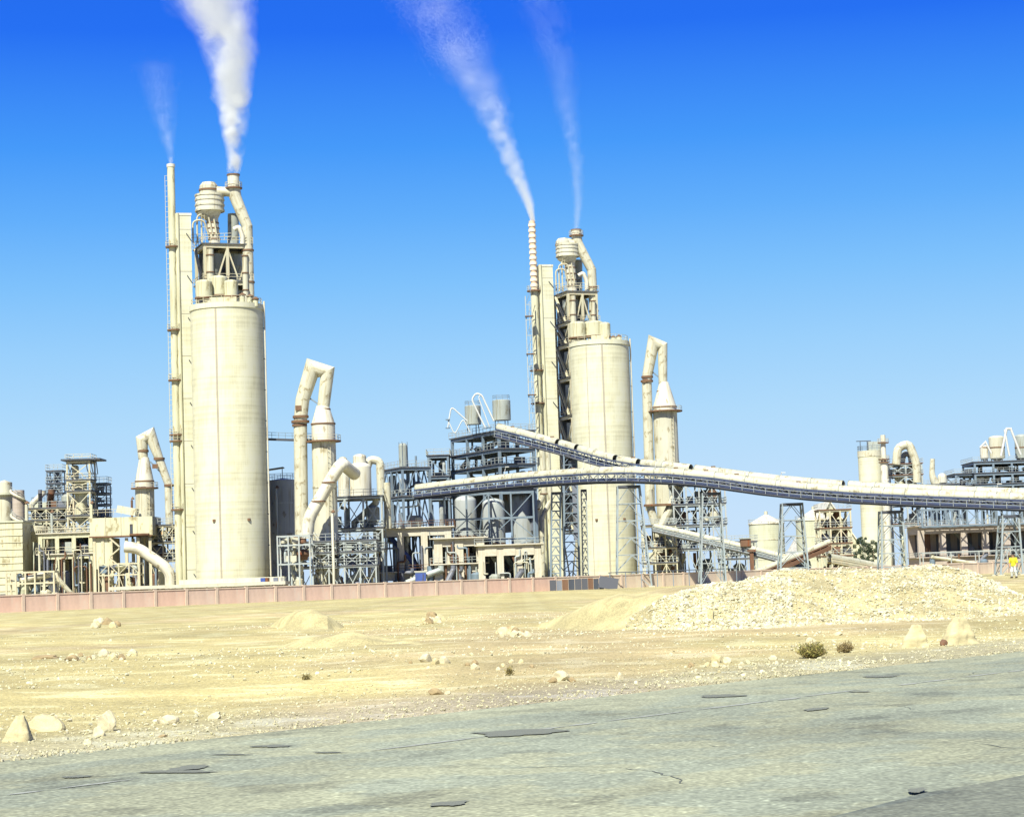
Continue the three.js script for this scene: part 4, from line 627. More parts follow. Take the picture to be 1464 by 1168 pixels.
// ---- between the taller silo and the mill
{
  const t = new Thing('storage_tank', 'big grey tank in the shadow of the taller silo', 'tank', 405, 371, { py: 750 }), r = 24 * t.u, h = P(405, 687, 371).y; t.lathe('shell', M.tankGrey, V(0, 0, 0), [[.001, 0], [r, 0], [r, h], [.001, h + .4]], 44);
  const cs = []; for (let i = 0; i < 16; i++) { const b = i / 16 * 6.2832; cs.push(V(Math.sin(b) * r * .98, h, Math.cos(b) * r * .98)); } railing(t, cs, M.steel, 1.1, .07, 1.2); t.box('canopy', M.steelDark, V(-1.2, h + 2.1, 0), 3, .18, 2.4).rotation.z = .12; for (const x of [-2.5, .1]) t.bar('canopy_post', M.steelDark, V(x, h, .8), V(x, h + 2.1, .8), .12);
  for (const f of [.3, .55, .8]) t.lathe('stiffener', M.tankGrey, V(0, 0, 0), [[r * .99, h * f], [r * 1.02, h * f], [r * 1.02, h * f + .25], [r * .99, h * f + .25]], 40);
  const b = new Thing('walkway_bridge', 'thin steel walkway bridging the taller silo and the gas tower', 'walkway', 381, 355); const a = b.p(379, 628), c = b.p(447, 630); b.bar('deck', M.steelDark, a, c, 1.0, .35); railing(b, [a.clone().add(V(0, .15, .45)), c.clone().add(V(0, .15, .45))], M.steel, 1, .07, 1.2, false);
  const k = new Thing('kiln_duct', 'fat pale duct running diagonally down in front of the gas tower', 'duct', 455, 347); k.pipe('duct', M.ductWhite, bend([k.p(507, 678, 5), k.p(488, 662), k.p(476, 680), k.p(441, 741), k.p(438, 770)], 1.4, 4), 9 * k.u, 24);
  k.pipe('curved_pipe', M.duct, bend([k.p(438, 758), k.p(447, 770), k.p(458, 800), k.p(460, 842).setY(.1)], 3, 6), 3.6 * k.u, 14); k.pipe('curved_pipe', M.duct, bend([k.p(441, 755), k.p(453, 768), k.p(464, 798), k.p(466, 842).setY(.1)], 3, 6), 2.4 * k.u, 12);
  k.pipe('branch', M.duct, [k.p(438, 760), k.p(424, 778), k.p(420, 842).setY(.1)], 6 * k.u, 18); for (const [x, y] of [[470, 690], [455, 717]]) k.lathe('flange', M.flange, k.p(x, y), [[1, -.12], [1.22, -.12], [1.22, .12], [1, .12]], 18);
  const p = pxFrame('process_platform', 'steel platform carrying pale cyclone vessels beside the gas tower', 'platform', 370, 466, 545, [712, 757, 788], 4, 9, { m: M.steelPale, w: .32, bw: .4, brace: 'X', fill: 5, seed: 14, ms: MIX });
  p.vessel('vessel', M.ductWhite, 515, 668, 711, 16, { dome: .9, dz: 4 }); p.vessel('vessel_cap', M.ductWhite, 514, 653, 668, 9.5, { dome: .5, dz: 4 }); p.vessel('vessel', M.ductWhite, 491, 672, 711, 8, { dome: .5, dz: 3 }); p.vessel('vessel', M.duct, 490, 657, 672, 6, { dome: .5, dz: 4 });
  p.pipe('gooseneck', M.duct, bend([p.p(524, 670, 6), p.p(528, 657, 6), p.p(543, 659, 6), p.p(545, 710, 6)], 1, 4), 6 * p.u, 18); p.pipe('vertical_duct', M.duct, [p.p(553, 690, 3), p.p(555, 756, 3)], 5 * p.u, 16);
  pxFrame('pipe_scaffold', 'small white pipe frame of square bays at the foot of the taller silo', 'steel frame', 340, 396, 442, [766, 779, 806], 4, 4, { m: M.steelPale, w: .24, brace: '', braceFaces: [], slab: false, fill: 4, seed: 15, ms: [M.duct, M.rust, M.ductGrey, M.steelPale] });
  pxFrame('equipment_structure', 'low crowded steel frame of small machinery below the cyclone vessels', 'steel frame', 346, 424, 536, [776, 792, 812], 6, 6, { m: M.steelPale, w: .24, brace: 'X', fill: 10, seed: 16, ms: PALES, slabFrom: 0, rail: true });
}
// ---- the mill
{
  const t = pxFrame('mill_tower', 'open blue-grey steel tower with a green tank on its roof', 'steel tower', 386, 0, 0, [669, 710, 757], 2, 0, { corner: 575, W: 5.4, zs: [-10.8, -5.4, 0], yaw: YAW, m: M.steel, w: .38, bw: .45, brace: 'K', braceFaces: ['front', 'left', 'right'], fill: 5, seed: 21, ms: DARKS });
  t.lathe('roof_tank', M.ductGrey, V(1.2, t.hs[2] + .2, -2.4), [[.001, .2], [.8, .2], [.8, 4.1], [.55, 4.5], [.001, 4.5]], 20); for (const a of [0, 2.1, 4.2]) t.bar('tank_rail', M.steel, V(1.2 + Math.cos(a) * .9, t.hs[2] + .2, -2.4 + Math.sin(a) * .9), V(1.2 + Math.cos(a) * .9, t.hs[2] + 5, -2.4 + Math.sin(a) * .9), .09); t.rod('vent_pipe', M.steel, V(4, t.hs[2] + .2, -3), V(4, t.hs[2] + 2.4, -3), .2);
  const b = pxFrame('mill_building', 'tall blue-grey open steel mill building under the top end of the conveyor', 'steel building', 396, 0, 0, [616, 642, 664, 700], 2, 0, { corner: 713, W: 7.2, zs: [-22.2, -14.8, -7.4, 0], yaw: YAW, m: M.steel, w: .5, bw: .55, brace: '', braceFaces: [], fill: 0 });
  for (let k = 0; k < 4; k++) { for (let j = 0; j < 3; j++) { const lo = b.hs[k] + .2, hi = b.hs[k + 1] ?? lo; if (k < 3) machinery(b, .6, 6.6, lo, hi - .6, -7.4 * (j + 1) + 1, -7.4 * j - 1, 3, 300 + k * 10 + j, MIX); } }
  for (let j = 0; j < 3; j++) { b.bar('brace', M.steel, V(0, 0, -7.4 * j), V(0, b.hs[0] - .6, -7.4 * (j + 1)), .25); b.bar('brace', M.steel, V(0, 0, -7.4 * (j + 1)), V(0, b.hs[0] - .6, -7.4 * j), .25); }
  b.box('shade_cladding', M.sheet, V(7, (11 + b.hs[0]) / 2, -11), .2, b.hs[0] - 11.5, 22); b.box('shade_cladding', M.sheet, V(3.4, (10 + b.hs[0]) / 2, -22), 6.6, b.hs[0] - 10.5, .2);  // sheets added for the shaded dark behind the round tanks
  // lower wing that steps down from it
  const w = pxFrame('mill_wing', 'lower stepped wing of the blue-grey mill building', 'steel building', 410, 612, 640, [652, 682, 712], 2, 9, { m: M.steel, w: .4, bw: .45, brace: '/', fill: 4, seed: 24, ms: DARKS });
  const tk = (label, px, y0, y1, r, Z) => { const x = new Thing('roof_tank', label, 'tank', px, Z, { py: y1 }); x.vessel('shell', M.ductGrey, px, y0, y1, r, { dome: .25 }); const c = x.p(px, y1); for (let i = 0; i < 4; i++) { const a = i * 1.57 + .5; x.bar('leg', M.steel, V(c.x + Math.cos(a) * r * x.u * .8, c.y + .02, c.z + Math.sin(a) * r * x.u * .8), V(c.x + Math.cos(a) * r * x.u * .8, P(px, y1, Z).y - 1.7, c.z + Math.sin(a) * r * x.u * .8), .16); } const cs = []; for (let i = 0; i < 9; i++) { const a = i / 9 * 6.283; cs.push(V(c.x + Math.cos(a) * r * x.u * .95, x.p(px, y0).y + .2, c.z + Math.sin(a) * r * x.u * .95)); } railing(x, cs, M.steel, .8, .06, 1.2); };
  tk('grey roof tank behind the looped white pipe on the mill building', 676, 581, 607, 11.5, 402); tk('grey roof tank at the head of the upper conveyor', 717, 573, 601, 13, 399);
  const lp = (label, pts, r) => { const x = new Thing('loop_pipe', label, 'pipe', pts[0][0], 398); x.pipe('pipe', M.pipeWhite, bend(pts.map(a => x.p(...a)), .9, 4), r, 10); const e = x.p(...pts[0]); x.lathe('foot_flange', M.steel, e, [[.1, -.1], [.4, -.1], [.4, .1], [.1, .1]], 10); };
  lp('peaked white pipe loop at the end of the mill roof', [[640, 612], [645, 581], [668, 602]], .13); lp('tall rounded white pipe loop between the roof tanks', [[694, 612], [674, 571], [681, 562], [689, 565], [706, 602]], .17); lp('short forked white pipe on the mill roof', [[640, 600], [650, 622], [662, 598], [672, 618]], .1); lp('second leg of the rounded white pipe loop', [[700, 611], [684, 568], [688, 563], [704, 598]], .1);
  const mt = (label, px, y0, y1, r, Z) => { const x = new Thing('mill_tank', label, 'tank', px, Z, { py: y1 }); x.vessel('shell', M.tankGrey, px, y0, y1, r, { dome: 1 }); const c = x.p(px, y1); for (let i = 0; i < 5; i++) { const a = i * 1.257 + .3; x.bar('leg', M.steelPale, V(c.x + Math.cos(a) * r * x.u * .85, 0, c.z + Math.sin(a) * r * x.u * .85), V(c.x + Math.cos(a) * r * x.u * .85, c.y + .02, c.z + Math.sin(a) * r * x.u * .85), .3); } x.lathe('skirt_ring', M.flange, V(c.x, 0, c.z), [[r * x.u * .9, c.y - .3], [r * x.u * 1.06, c.y - .3], [r * x.u * 1.06, c.y], [r * x.u * .9, c.y]], 26); };
  mt('grey round tank under the lower conveyor, between two others', 706, 720, 776, 16, 390); mt('grey round tank under the lower conveyor beside the steel tower', 666, 716, 766, 15.5, 394); mt('grey round tank under the lower conveyor beside the banded chimney', 747, 712, 778, 15, 402);
  pxFrame('concrete_table', 'open concrete frame on thick pillars below the steel tower', 'concrete frame', 381, 538, 640, [757, 820], 4, 9, { m: M.conc, w: 1.2, bw: 1.4, brace: '', fill: 7, seed: 26, ms: [...DARKS, M.blue], slabM: M.conc, railM: M.rust });
  pxFrame('concrete_table', 'stepped concrete frame on thick pillars beside the grey tanks', 'concrete frame', 380, 626, 686, [771, 808], 3, 9, { m: M.conc, w: 1.5, bw: 1.4, brace: '', braceFaces: [], fill: 5, seed: 27, ms: DARKS, slabM: M.conc, railM: M.steelPale, shadeSheet: true });
  for (const [nm, W, sd] of [['concrete_table', 12.5, 93], ['concrete_table_001', 7.2, 94]]) { const T = Object.create(Thing.prototype); T.o = scene.getObjectByName(nm); frontPipes(T, W, 0, 9.5, 12, sd, [M.steelPale, M.tankDark, M.rust, M.steel]); machinery(T, .5, W, 0, 5, .8, 3, 5, sd + 9, [M.tankDark, M.steel, M.ductGrey, M.steelPale]); }
  const ct2 = pxFrame('concrete_table', 'lower concrete frame with deep open bays below the grey tanks', 'concrete frame', 376, 688, 768, [781], 4, 10, { m: M.conc, w: 1.2, bw: 1.8, brace: '', braceFaces: [], fill: 9, seed: 28, ms: [...DARKS, M.duct, M.rust], slabM: M.conc, railM: M.steelPale, shadeSheet: true });
  frontPipes(ct2, 9.6, 0, 7, 10, 95, [M.steelPale, M.tankDark, M.duct]); machinery(ct2, .5, 9.2, 0, 4, .8, 3, 6, 96, [M.tankDark, M.steel, M.ductGrey, M.rust]);
  ct2.bar('chute', M.rust, V(5.6, 6.2, .2), V(7.6, .6, .2), .5, .4); ct2.box('plinth', M.conc, V(4, .6, .8), 6, 1.2, 1.2); ct2.bar('chute', M.steelCream, V(8.2, 6, .3), V(7.2, 2.6, .3), .35);
  pxFrame('steel_gallery', 'open blue-grey steel bracing in front of the grey round tanks', 'steel frame', 384, 634, 762, [706, 742, 772], 5, 3, { m: M.steel, w: .3, bw: .3, brace: '/', braceFaces: ['front'], slab: false, h0: 8, fill: 0 });
  const c = new Thing('blue_container', 'small bright blue container under the concrete frame', 'container', 601, 377, { py: 813 }); c.box('body', M.blue, V(0, 3.1, 0), 1.9, 1.5, 1.6); c.box('lid', M.ductGrey, V(0, 3.95, 0), 2, .2, 1.7); for (const x of [-.7, .7]) c.bar('leg', M.steel, V(x, 0, .4), V(x, 2.35, .4), .2);
  const rp = new Thing('riser_pipe', 'pair of pale bent pipes beside the banded chimney foot', 'pipe', 770, 400); rp.pipe('pipe', M.duct, [rp.p(775, 640), rp.p(778, 706), rp.p(767, 728), rp.p(768, 842).setY(.1)], 4.5 * rp.u, 14); rp.pipe('pipe', M.duct, [rp.p(783, 640), rp.p(787, 716), rp.p(775, 740), rp.p(776, 842).setY(.1)], 3.6 * rp.u, 14); for (const [x, y] of [[778, 706], [767, 728]]) rp.lathe('flange', M.flange, rp.p(x, y), [[.5, -.1], [.8, -.1], [.8, .1], [.5, .1]], 14);
  const q = new Thing('service_scaffold', 'narrow pale ladder scaffold clinging to the banded chimney', 'scaffold', 764, 430, { py: 600 }); { const x0 = -1.0, x1 = .2, top = P(759, 424, 430).y; for (const x of [x0, x1]) q.bar('post', M.steelPale, V(x, 0, 1.1), V(x, top, 1.1), .18); for (let y = 4; y < top; y += 3.2) { q.bar('rung_beam', M.steelPale, V(x0, y, 1.1), V(x1, y, 1.1), .12); q.bar('tie', M.steel, V(x0, y, 1.1), V(x1, y + 3.0, 1.1), .09); } for (const f of [.3, .48, .66, .8, .93]) q.box('landing', M.flange, V(-.3, top * f, .9), 1.8, .16, 1.3); }
}
// ---------------------------------------------------------------- conveyors
function gallery(label, path, r, depth, { gaps = [], vents = 0, cm = M.cover, tm = M.trussBlue, lamps = false, seed = 1, name = 'conveyor_gallery', rail = true, pitch = 2.1 } = {}) {
  const t = new Thing(name, label, 'conveyor', path[0][0], path[0][2]); const pts = path.map(([x, y, z]) => P(x, y, z).sub(t.B));
  const smooth = bend(pts, 14, 6), cum = [0]; for (let i = 1; i < smooth.length; i++) cum.push(cum[i - 1] + smooth[i].distanceTo(smooth[i - 1])); const L = cum[cum.length - 1];
  const at = s => { let i = 0; while (i < smooth.length - 2 && cum[i + 1] < s) i++; return smooth[i].clone().lerp(smooth[i + 1], (s - cum[i]) / (cum[i + 1] - cum[i])); };
  const side = s => { const d = at(Math.min(L, s + .5)).sub(at(Math.max(0, s - .5))); return V(-d.z, 0, d.x).normalize(); }, rr = rng(seed);
  // arched cover in lengths, with short open gaps
  const seg = 5.4, n = Math.floor(L / seg), tens = [];
  for (let k = 0; k < n; k++) {
    const open = gaps.includes(k), s0 = k * L / n + (open ? 1.0 : .03), s1 = (k + 1) * L / n - .03, A = [at(s0), at(s1)], W = [side(s0), side(s1)], pos = [], uv = [], idx = [], N = 14, rk = r * (1 + (rr() - .5) * .02), th = .07;
    for (let e = 0; e < 2; e++) for (const q of [rk, rk - th]) for (let i = 0; i <= N; i++) { const a = -.25 + i / N * (Math.PI + .5), p = A[e].clone().addScaledVector(W[e], Math.cos(a) * q).add(V(0, Math.sin(a) * q, 0)); pos.push(p.x, p.y, p.z); uv.push((e ? s1 : s0) / 6 + k * .17, i / N * .5 + k * .31); }
    const M1 = N + 1; for (let i = 0; i < N; i++) { const o0 = i, o1 = 2 * M1 + i, i0 = M1 + i, i1 = 3 * M1 + i; idx.push(o0, o0 + 1, o1, o1, o0 + 1, o1 + 1, i0, i1, i0 + 1, i1, i1 + 1, i0 + 1, o0, i0, o0 + 1, i0, i0 + 1, o0 + 1, o1, o1 + 1, i1, i1, o1 + 1, i1 + 1); }
    const g = new THREE.BufferGeometry(); g.setAttribute('position', new THREE.Float32BufferAttribute(pos, 3)); g.setAttribute('uv', new THREE.Float32BufferAttribute(uv, 2)); g.setIndex(idx); const gg = g.toNonIndexed(); gg.computeVertexNormals(); t.add('cover_panel', gg, cm);
    { const rb = []; for (let i = 0; i <= 12; i++) { const a = -.2 + i / 12 * (Math.PI + .4); rb.push(A[0].clone().addScaledVector(W[0], Math.cos(a) * (rk + .02)).add(V(0, Math.sin(a) * (rk + .02), 0))); } t.pipe('cover_rib', M.ductGrey, rb, .06, 5); }
    if (rr() < vents) { const p = at((s0 + s1) / 2 + 1).add(V(0, r * .96, 0)); t.box('vent_hood', M.flange, p, .7, .35, .5); }
  }
  // belt, floor and chords
  const step = L / Math.round(L / 8), lines = [[1, -.15], [-1, -.15], [1, -depth], [-1, -depth]];
  for (let s = 0; s < L - .1; s += step) { for (const [k, y] of lines) t.bar('chord', tm, at(s).addScaledVector(side(s), k * r * 1.02).add(V(0, y - .12, 0)), at(s + step).addScaledVector(side(s + step), k * r * 1.02).add(V(0, y - .12, 0)), .2, .24); for (const k of [1, -1]) t.bar('side_plate', tm, at(s).addScaledVector(side(s), k * r * 1.1).add(V(0, -depth + .3, 0)), at(s + step).addScaledVector(side(s + step), k * r * 1.1).add(V(0, -depth + .3, 0)), .06, depth * .42); t.bar('belt', M.deck, at(s).add(V(0, -.2, 0)), at(s + step).add(V(0, -.2, 0)), r * 1.5, .12); t.bar('floor_plate', M.deck, at(s).add(V(0, -depth + .06, 0)), at(s + step).add(V(0, -depth + .06, 0)), r * 1.9, .08); }
  const m = Math.round(L / pitch); for (let i = 0; i <= m; i++) { const s = i * L / m; for (const k of [1, -1]) { const o = side(s).multiplyScalar(k * r * 1.02), a = at(s).add(o); t.bar('truss_post', tm, a.clone().add(V(0, -depth, 0)), a.clone().add(V(0, -.3, 0)), .13); if (i < m) { const b = at((i + 1) * L / m).addScaledVector(side((i + 1) * L / m), k * r * 1.02), up = i % 2; t.bar('truss_diagonal', tm, a.clone().add(V(0, up ? -.35 : -depth + .02, 0)), b.clone().add(V(0, up ? -depth + .02 : -.35, 0)), .1); } } }
  if (rail) { const cs = []; for (let i = 0; i <= m; i += 2) { const s = i * L / m; cs.push(at(s).addScaledVector(side(s), r * 1.55).add(V(0, -depth + .1, 0))); } railing(t, cs, M.steelPale, 1.05, .06, 2.1, false); const w = []; for (let i = 0; i < cs.length - 1; i++) w.push([cs[i].clone(), cs[i + 1].clone(), .9, .08]); t.add('walkway', mergedBars(w), M.deck); }
  if (lamps) for (let s = 20; s < L - 4; s += 15 + rr() * 8) { const a = at(s).addScaledVector(side(s), r * 1.02), b = a.clone().add(V(.5, 2.0, 0)); t.rod('lamp_arm', M.pipeWhite, a, b, .05); t.box('lamp_head', M.pipeWhite, b.clone().add(V(.25, .05, .1)), .7, .12, .25); }
  t.at = at; t.L = L; return t;
}
gallery('lower conveyor gallery passing in front of the silo and on to the far side', [[596, 699, 384], [740, 682, 372], [885, 673, 352], [1000, 678, 345], [1115, 695, 338], [1235, 704, 330], [1464, 713, 318], [1600, 717, 310]], .86, 1.75, { gaps: [22, 24, 27, 28, 31], vents: .28, seed: 5, lamps: true });
gallery('upper conveyor gallery dropping from the mill roof to join the lower one', [[714, 612, 392], [800, 634, 380], [892, 661, 365], [985, 670, 356], [1110, 687, 348], [1240, 697, 340], [1464, 706, 328], [1600, 710, 320]], .86, 1.7, { gaps: [3, 4, 6, 7, 9, 14], vents: .2, seed: 6 });
gallery('thin low gallery sloping down behind the trestles to the rusty frame', [[936, 752, 408], [1075, 784, 398], [1158, 806, 392]], .62, 1.1, { tm: M.steelPale, rail: true, seed: 7, pitch: 2.4 });
gallery('short rusty gallery rising from the stone heap to the rusty frame', [[1076, 820, 388], [1120, 803, 390], [1186, 775, 394]], .6, 1.2, { tm: M.rust, rail: false, seed: 8, pitch: 2.4 });
gallery('short pale gallery sloping down from the rusty frame toward the tall pale silo', [[1186, 796, 420], [1225, 803, 424], [1268, 812, 428]], .7, 1.0, { tm: M.steelCream, rail: false, seed: 9, pitch: 2.4 });
function trestle(label, x0, x1, yT, b0, b1, Z, { m = M.trestle, d = 2.6, levels = 5, w = .26, shaft } = {}) {
  const t = new Thing('conveyor_trestle', label, 'trestle', x0, Z, { group: undefined }), A = t.p(x0, yT), B = t.p(x1, yT - 1), h = Math.min(A.y, B.y), gb = t.p(b0, 838).x, gd = t.p(b1, 838).x;
  const L = (s, y, z) => { const f = 1 - y / h; return V(lerp(s ? B.x : A.x, s ? gd : gb, f), y, z * (1 + .5 * f)); };
  for (const s of [0, 1]) for (const z of [-d / 2, d / 2]) { t.bar('leg', m, L(s, 0, z), L(s, h, z), w); t.box('footing', M.conc, L(s, .1, z), 1, .3, 1); }
  for (let k = 1; k <= levels; k++) { const y = h * k / levels - .2, y0 = h * (k - 1) / levels; for (const z of [-d / 2, d / 2]) { t.bar('beam', k === levels ? M.steelDark : m, L(0, y, z), L(1, y, z), k === levels ? .4 : .14); const mid = L(0, y - .1, z).lerp(L(1, y - .1, z), .5); t.bar('brace', m, L(0, y0, z), mid, .1); t.bar('brace', m, L(1, y0, z), mid.clone().add(V(.02, 0, 0)), .1); } for (const s of [0, 1]) { t.bar('beam', m, L(s, y, -d / 2), L(s, y, d / 2), .2); t.bar('brace', m, L(s, y0, -d / 2), L(s, y, d / 2), .1); } }
  if (shaft) t.box('cable_casing', M.tankDark, t.p(shaft[0], (shaft[1] + shaft[2]) / 2).add(V(0, 0, -.4)), shaft[3] * t.u, (shaft[2] - shaft[1]) * t.u, .9);  // casing colour holds the deep tone of its shaded face
}
trestle('tall A-shaped trestle under the bend of the lower conveyor', 883, 914, 695, 882, 931, 352, { levels: 6 });
trestle('trestle standing before the crowded pale steel frame', 1004, 1029, 705, 1001, 1037, 345, { levels: 4 });
trestle('slender trestle in front of the two cone-roofed tanks', 1118, 1146, 720, 1114, 1156, 338);
trestle('trestle in front of the tall pale far silo', 1259, 1288, 731, 1259, 1296, 329);
trestle('trestle beside the worker in the yellow vest', 1432, 1454, 737, 1428, 1460, 319, { levels: 4 });
trestle('close lattice trestle below the lower conveyor beside the shorter silo', 789, 801, 704, 787, 801, 369, { m: M.steel, levels: 11, w: .26 });
trestle('high lattice trestle with shade-toned casing carrying the upper conveyor', 806, 824, 650, 807, 829, 377, { m: M.steel, levels: 14, w: .28, shaft: [822, 648, 772, 7] });
trestle('thin lattice mast against the shorter silo', 831, 838, 700, 834, 842, 380, { m: M.steelPale, levels: 12, w: .2, d: 1.2 });
{
  const t = new Thing('sheet_barrier', 'row of dark upright sheets in front of the pink wall', 'barrier', 786, 332), r = rng(4), a = t.p(786, 842), u = t.u; let x = a.x;
  for (let i = 0; i < 9; i++) { const w = (6 + r() * 4) * u, h = 1.5 + r() * .5; const s = t.box('sheet', [M.tankDark, M.dark, M.steelDark, M.rust, M.sheet][Math.floor(r() * 5)], V(x + w / 2, h / 2 + .05, (r() - .5) * .4), w * .94, h, .08, (r() - .5) * .3); x += w; }
  const p = t.box('leaning_plate', M.dark, V(t.p(870, 834).x, .95, .5), 3, 1.9, .1); p.rotation.set(-.3, 0, -.2);
  const b = new Thing('pipe_rail', 'low rail on posts before the pink wall below the trestle', 'rail', 872, 345); for (let i = 0; i < 9; i++) b.bar('post', M.steel, V(i * 2.6, 0, 0), V(i * 2.6, 2.6, 0), .12); b.bar('rail', M.steelDark, V(-.3, 2.6, 0), V(21.2, 2.6, 0), .14);
}
// ---------------------------------------------------------------- right of the shorter silo
{
  const t = new Thing('pants_duct', 'forked pale duct joining below the gas tower', 'duct', 945, 420); t.pipe('leg_duct', M.duct, [t.p(970, 696), t.p(967, 708), t.p(944, 758), t.p(943, 842).setY(.1)], 6.5 * t.u, 18); t.pipe('leg_duct', M.duct, [t.p(928, 700), t.p(929, 722), t.p(939, 758), t.p(941, 842).setY(.1)], 6 * t.u, 18); t.box('collar', M.flange, t.p(944, 722), 6.4, .4, 3);
  pxFrame('equipment_structure', 'crowded pale steel frame of machinery behind the braced trestle', 'steel frame', 416, 962, 1036, [692, 722, 752, 786], 5, 9, { m: M.steelPale, w: .28, bw: .32, brace: 'X', fill: 8, seed: 41, ms: [...MIX, M.sheet, M.rust] });
  pxFrame('equipment_structure', 'low steel frame of machinery beside the forked duct', 'steel frame', 408, 920, 966, [752, 784, 806], 4, 6, { m: M.steelCream, w: .24, brace: '/', fill: 6, seed: 42, ms: PALES });
  pxFrame('equipment_structure', 'low pale pipe frame between the trestles behind the pink wall', 'steel frame', 410, 1030, 1082, [776, 800], 5, 5, { m: M.steelPale, w: .2, brace: 'X', fill: 6, seed: 43, ms: [M.ductGrey, M.steelPale, M.duct, M.siloGrey] });
  const post = new Thing('gallery_post', 'single brown post under the thin low gallery', 'post', 1076, 396); post.bar('shaft', M.rust, V(0, 0, 0), V(0, post.p(1076, 789).y, 0), .7); post.box('head', M.rust, V(0, post.p(1076, 785).y - .3, 0), 1.5, .4, 1.2);
  const bp = new Thing('drive_house', 'small brown drive house on the thin low gallery', 'housing', 1066, 398, { py: 774 }); const y = P(1066, 776, 398).y; bp.box('body', M.rust, V(0, y, 0), 1.9, 1.4, 1.6); bp.box('roof', M.ductGrey, V(0, y + .8, 0), 2.2, .15, 2); 
  const ct = (label, px, r, yP, yE, Z) => { const x = new Thing('cone_roof_tank', label, 'tank', px, Z, { py: yE }), R = r * x.u, he = P(px, yE, Z).y, hp = P(px, yP, Z).y; x.lathe('shell', M.siloGrey, V(0, 0, 0), [[.001, 0], [R, 0], [R, he], [.001, he]], 40); x.lathe('roof', M.ductWhite, V(0, 0, 0), [[R * 1.04, he - .1], [R * 1.04, he + .15], [R * .12, hp], [.001, hp]], 40); x.lathe('vent', M.duct, V(0, 0, 0), [[R * .1, hp - .2], [R * .1, hp + .9], [.001, hp + 1]], 12); for (const f of [.35, .7]) x.lathe('hoop', M.duct, V(0, 0, 0), [[R * .99, he * f], [R * 1.015, he * f], [R * 1.015, he * f + .25], [R * .99, he * f + .25]], 40); const cs = []; for (let i = 0; i < 16; i++) { const b = i / 16 * 6.2832; cs.push(V(Math.sin(b) * R * 1.03, he + .1, Math.cos(b) * R * 1.03)); } railing(x, cs, M.steelPale, 1.1, .07, 2); };
  ct('pale green cone-roofed tank beside the slender trestle', 1096, 25, 736, 749, 560); ct('pale green cone-roofed tank in front of the white gabled shed', 1164, 26, 729, 744, 570);
  const sh = new Thing('gabled_shed', 'big white shed with one long steep roof slope', 'shed', 1190, 610, { py: 790 }), u = sh.u, hA = P(1190, 718, 610).y, s = new THREE.Shape([new THREE.Vector2(-54 * u, 0), new THREE.Vector2(-54 * u, hA * .2), new THREE.Vector2(0, hA), new THREE.Vector2(54 * u, hA * .2), new THREE.Vector2(54 * u, 0)]), e = new THREE.ExtrudeGeometry(s, { depth: 30, bevelEnabled: false }); e.translate(0, 0, -30); e.setAttribute('uv', new THREE.Float32BufferAttribute(new Float32Array(e.attributes.position.count * 2).map((_, i) => e.attributes.position.array[(i >> 1) * 3 + (i % 2)] / 12), 2)); sh.add('walls', e, M.cream);
  for (const k of [-1, 1]) { const a = V(0, hA + .25, .5), b = V(k * 56 * u, hA * .18, .5), mid = a.clone().lerp(b, .5), rf = sh.box('roof', M.ductWhite, V(mid.x, mid.y + .1, -15), a.distanceTo(b), .3, 31.5); rf.rotation.z = Math.atan2(b.y - a.y, b.x - a.x); }
  pxFrame('crusher_structure', 'rusty pale crusher frame where the low galleries meet', 'steel frame', 432, 1172, 1216, [730, 756, 778, 796], 4, 6, { m: M.steelCream, w: .3, brace: '/', fill: 5, seed: 44, ms: [M.rust, M.flange, M.duct, M.cream, M.tankDark], slabM: M.rust });
  const tr = (label, px, yT, yB, w, Z, seed) => {
    const o = new Thing('tree', label, 'tree', px, Z, { group: 'trees beside the tall pale silo' }), r = rng(seed), h = P(px, yT, Z).y, R = w / 2 * o.u; o.pipe('trunk', mat(.12, .09, .06), [V(0, 0, 0), V(.1, h * .3, 0), V(0, h * .7, .1)], [.16, .12, .04], 8); const A = [];
    const cl = []; for (let i = 0; i < 34; i++) { const a = r() * 6.28, k = Math.sqrt(r()); cl.push([V(Math.cos(a) * R * k * .85, h * (.22 + .72 * r()), Math.sin(a) * R * k * .85), R * (.16 + .2 * r())]); }
    for (const [c, q] of cl) for (let j = 0; j < 110; j++) { const d = V(r() - .5, r() - .5, r() - .5).normalize().multiplyScalar(q * Math.cbrt(r())).add(c), a = V(r() - .5, r() - .5, r() - .5).normalize(), b = V(r() - .5, r() - .5, r() - .5).cross(a).normalize(), s = .09 + .09 * r(); A.push(d.clone().addScaledVector(a, -s), d.clone().addScaledVector(b, s * .5), d.clone().addScaledVector(a, s), d.clone().addScaledVector(a, -s), d.clone().addScaledVector(a, s), d.clone().addScaledVector(b, -s * .5)); }
    const g = new THREE.BufferGeometry().setFromPoints(A); g.computeVertexNormals(); g.setAttribute('uv', new THREE.Float32BufferAttribute(new Float32Array(A.length * 2), 2)); o.add('crown', g, leafMat(.045, .075, .03));
  };
  [[1226, 768, 806, 20, 462, 1], [1238, 764, 806, 24, 466, 2], [1250, 771, 806, 20, 458, 3], [1216, 777, 806, 16, 468, 4]].forEach(a => tr('dark green tree beside the tall pale silo', ...a));
}
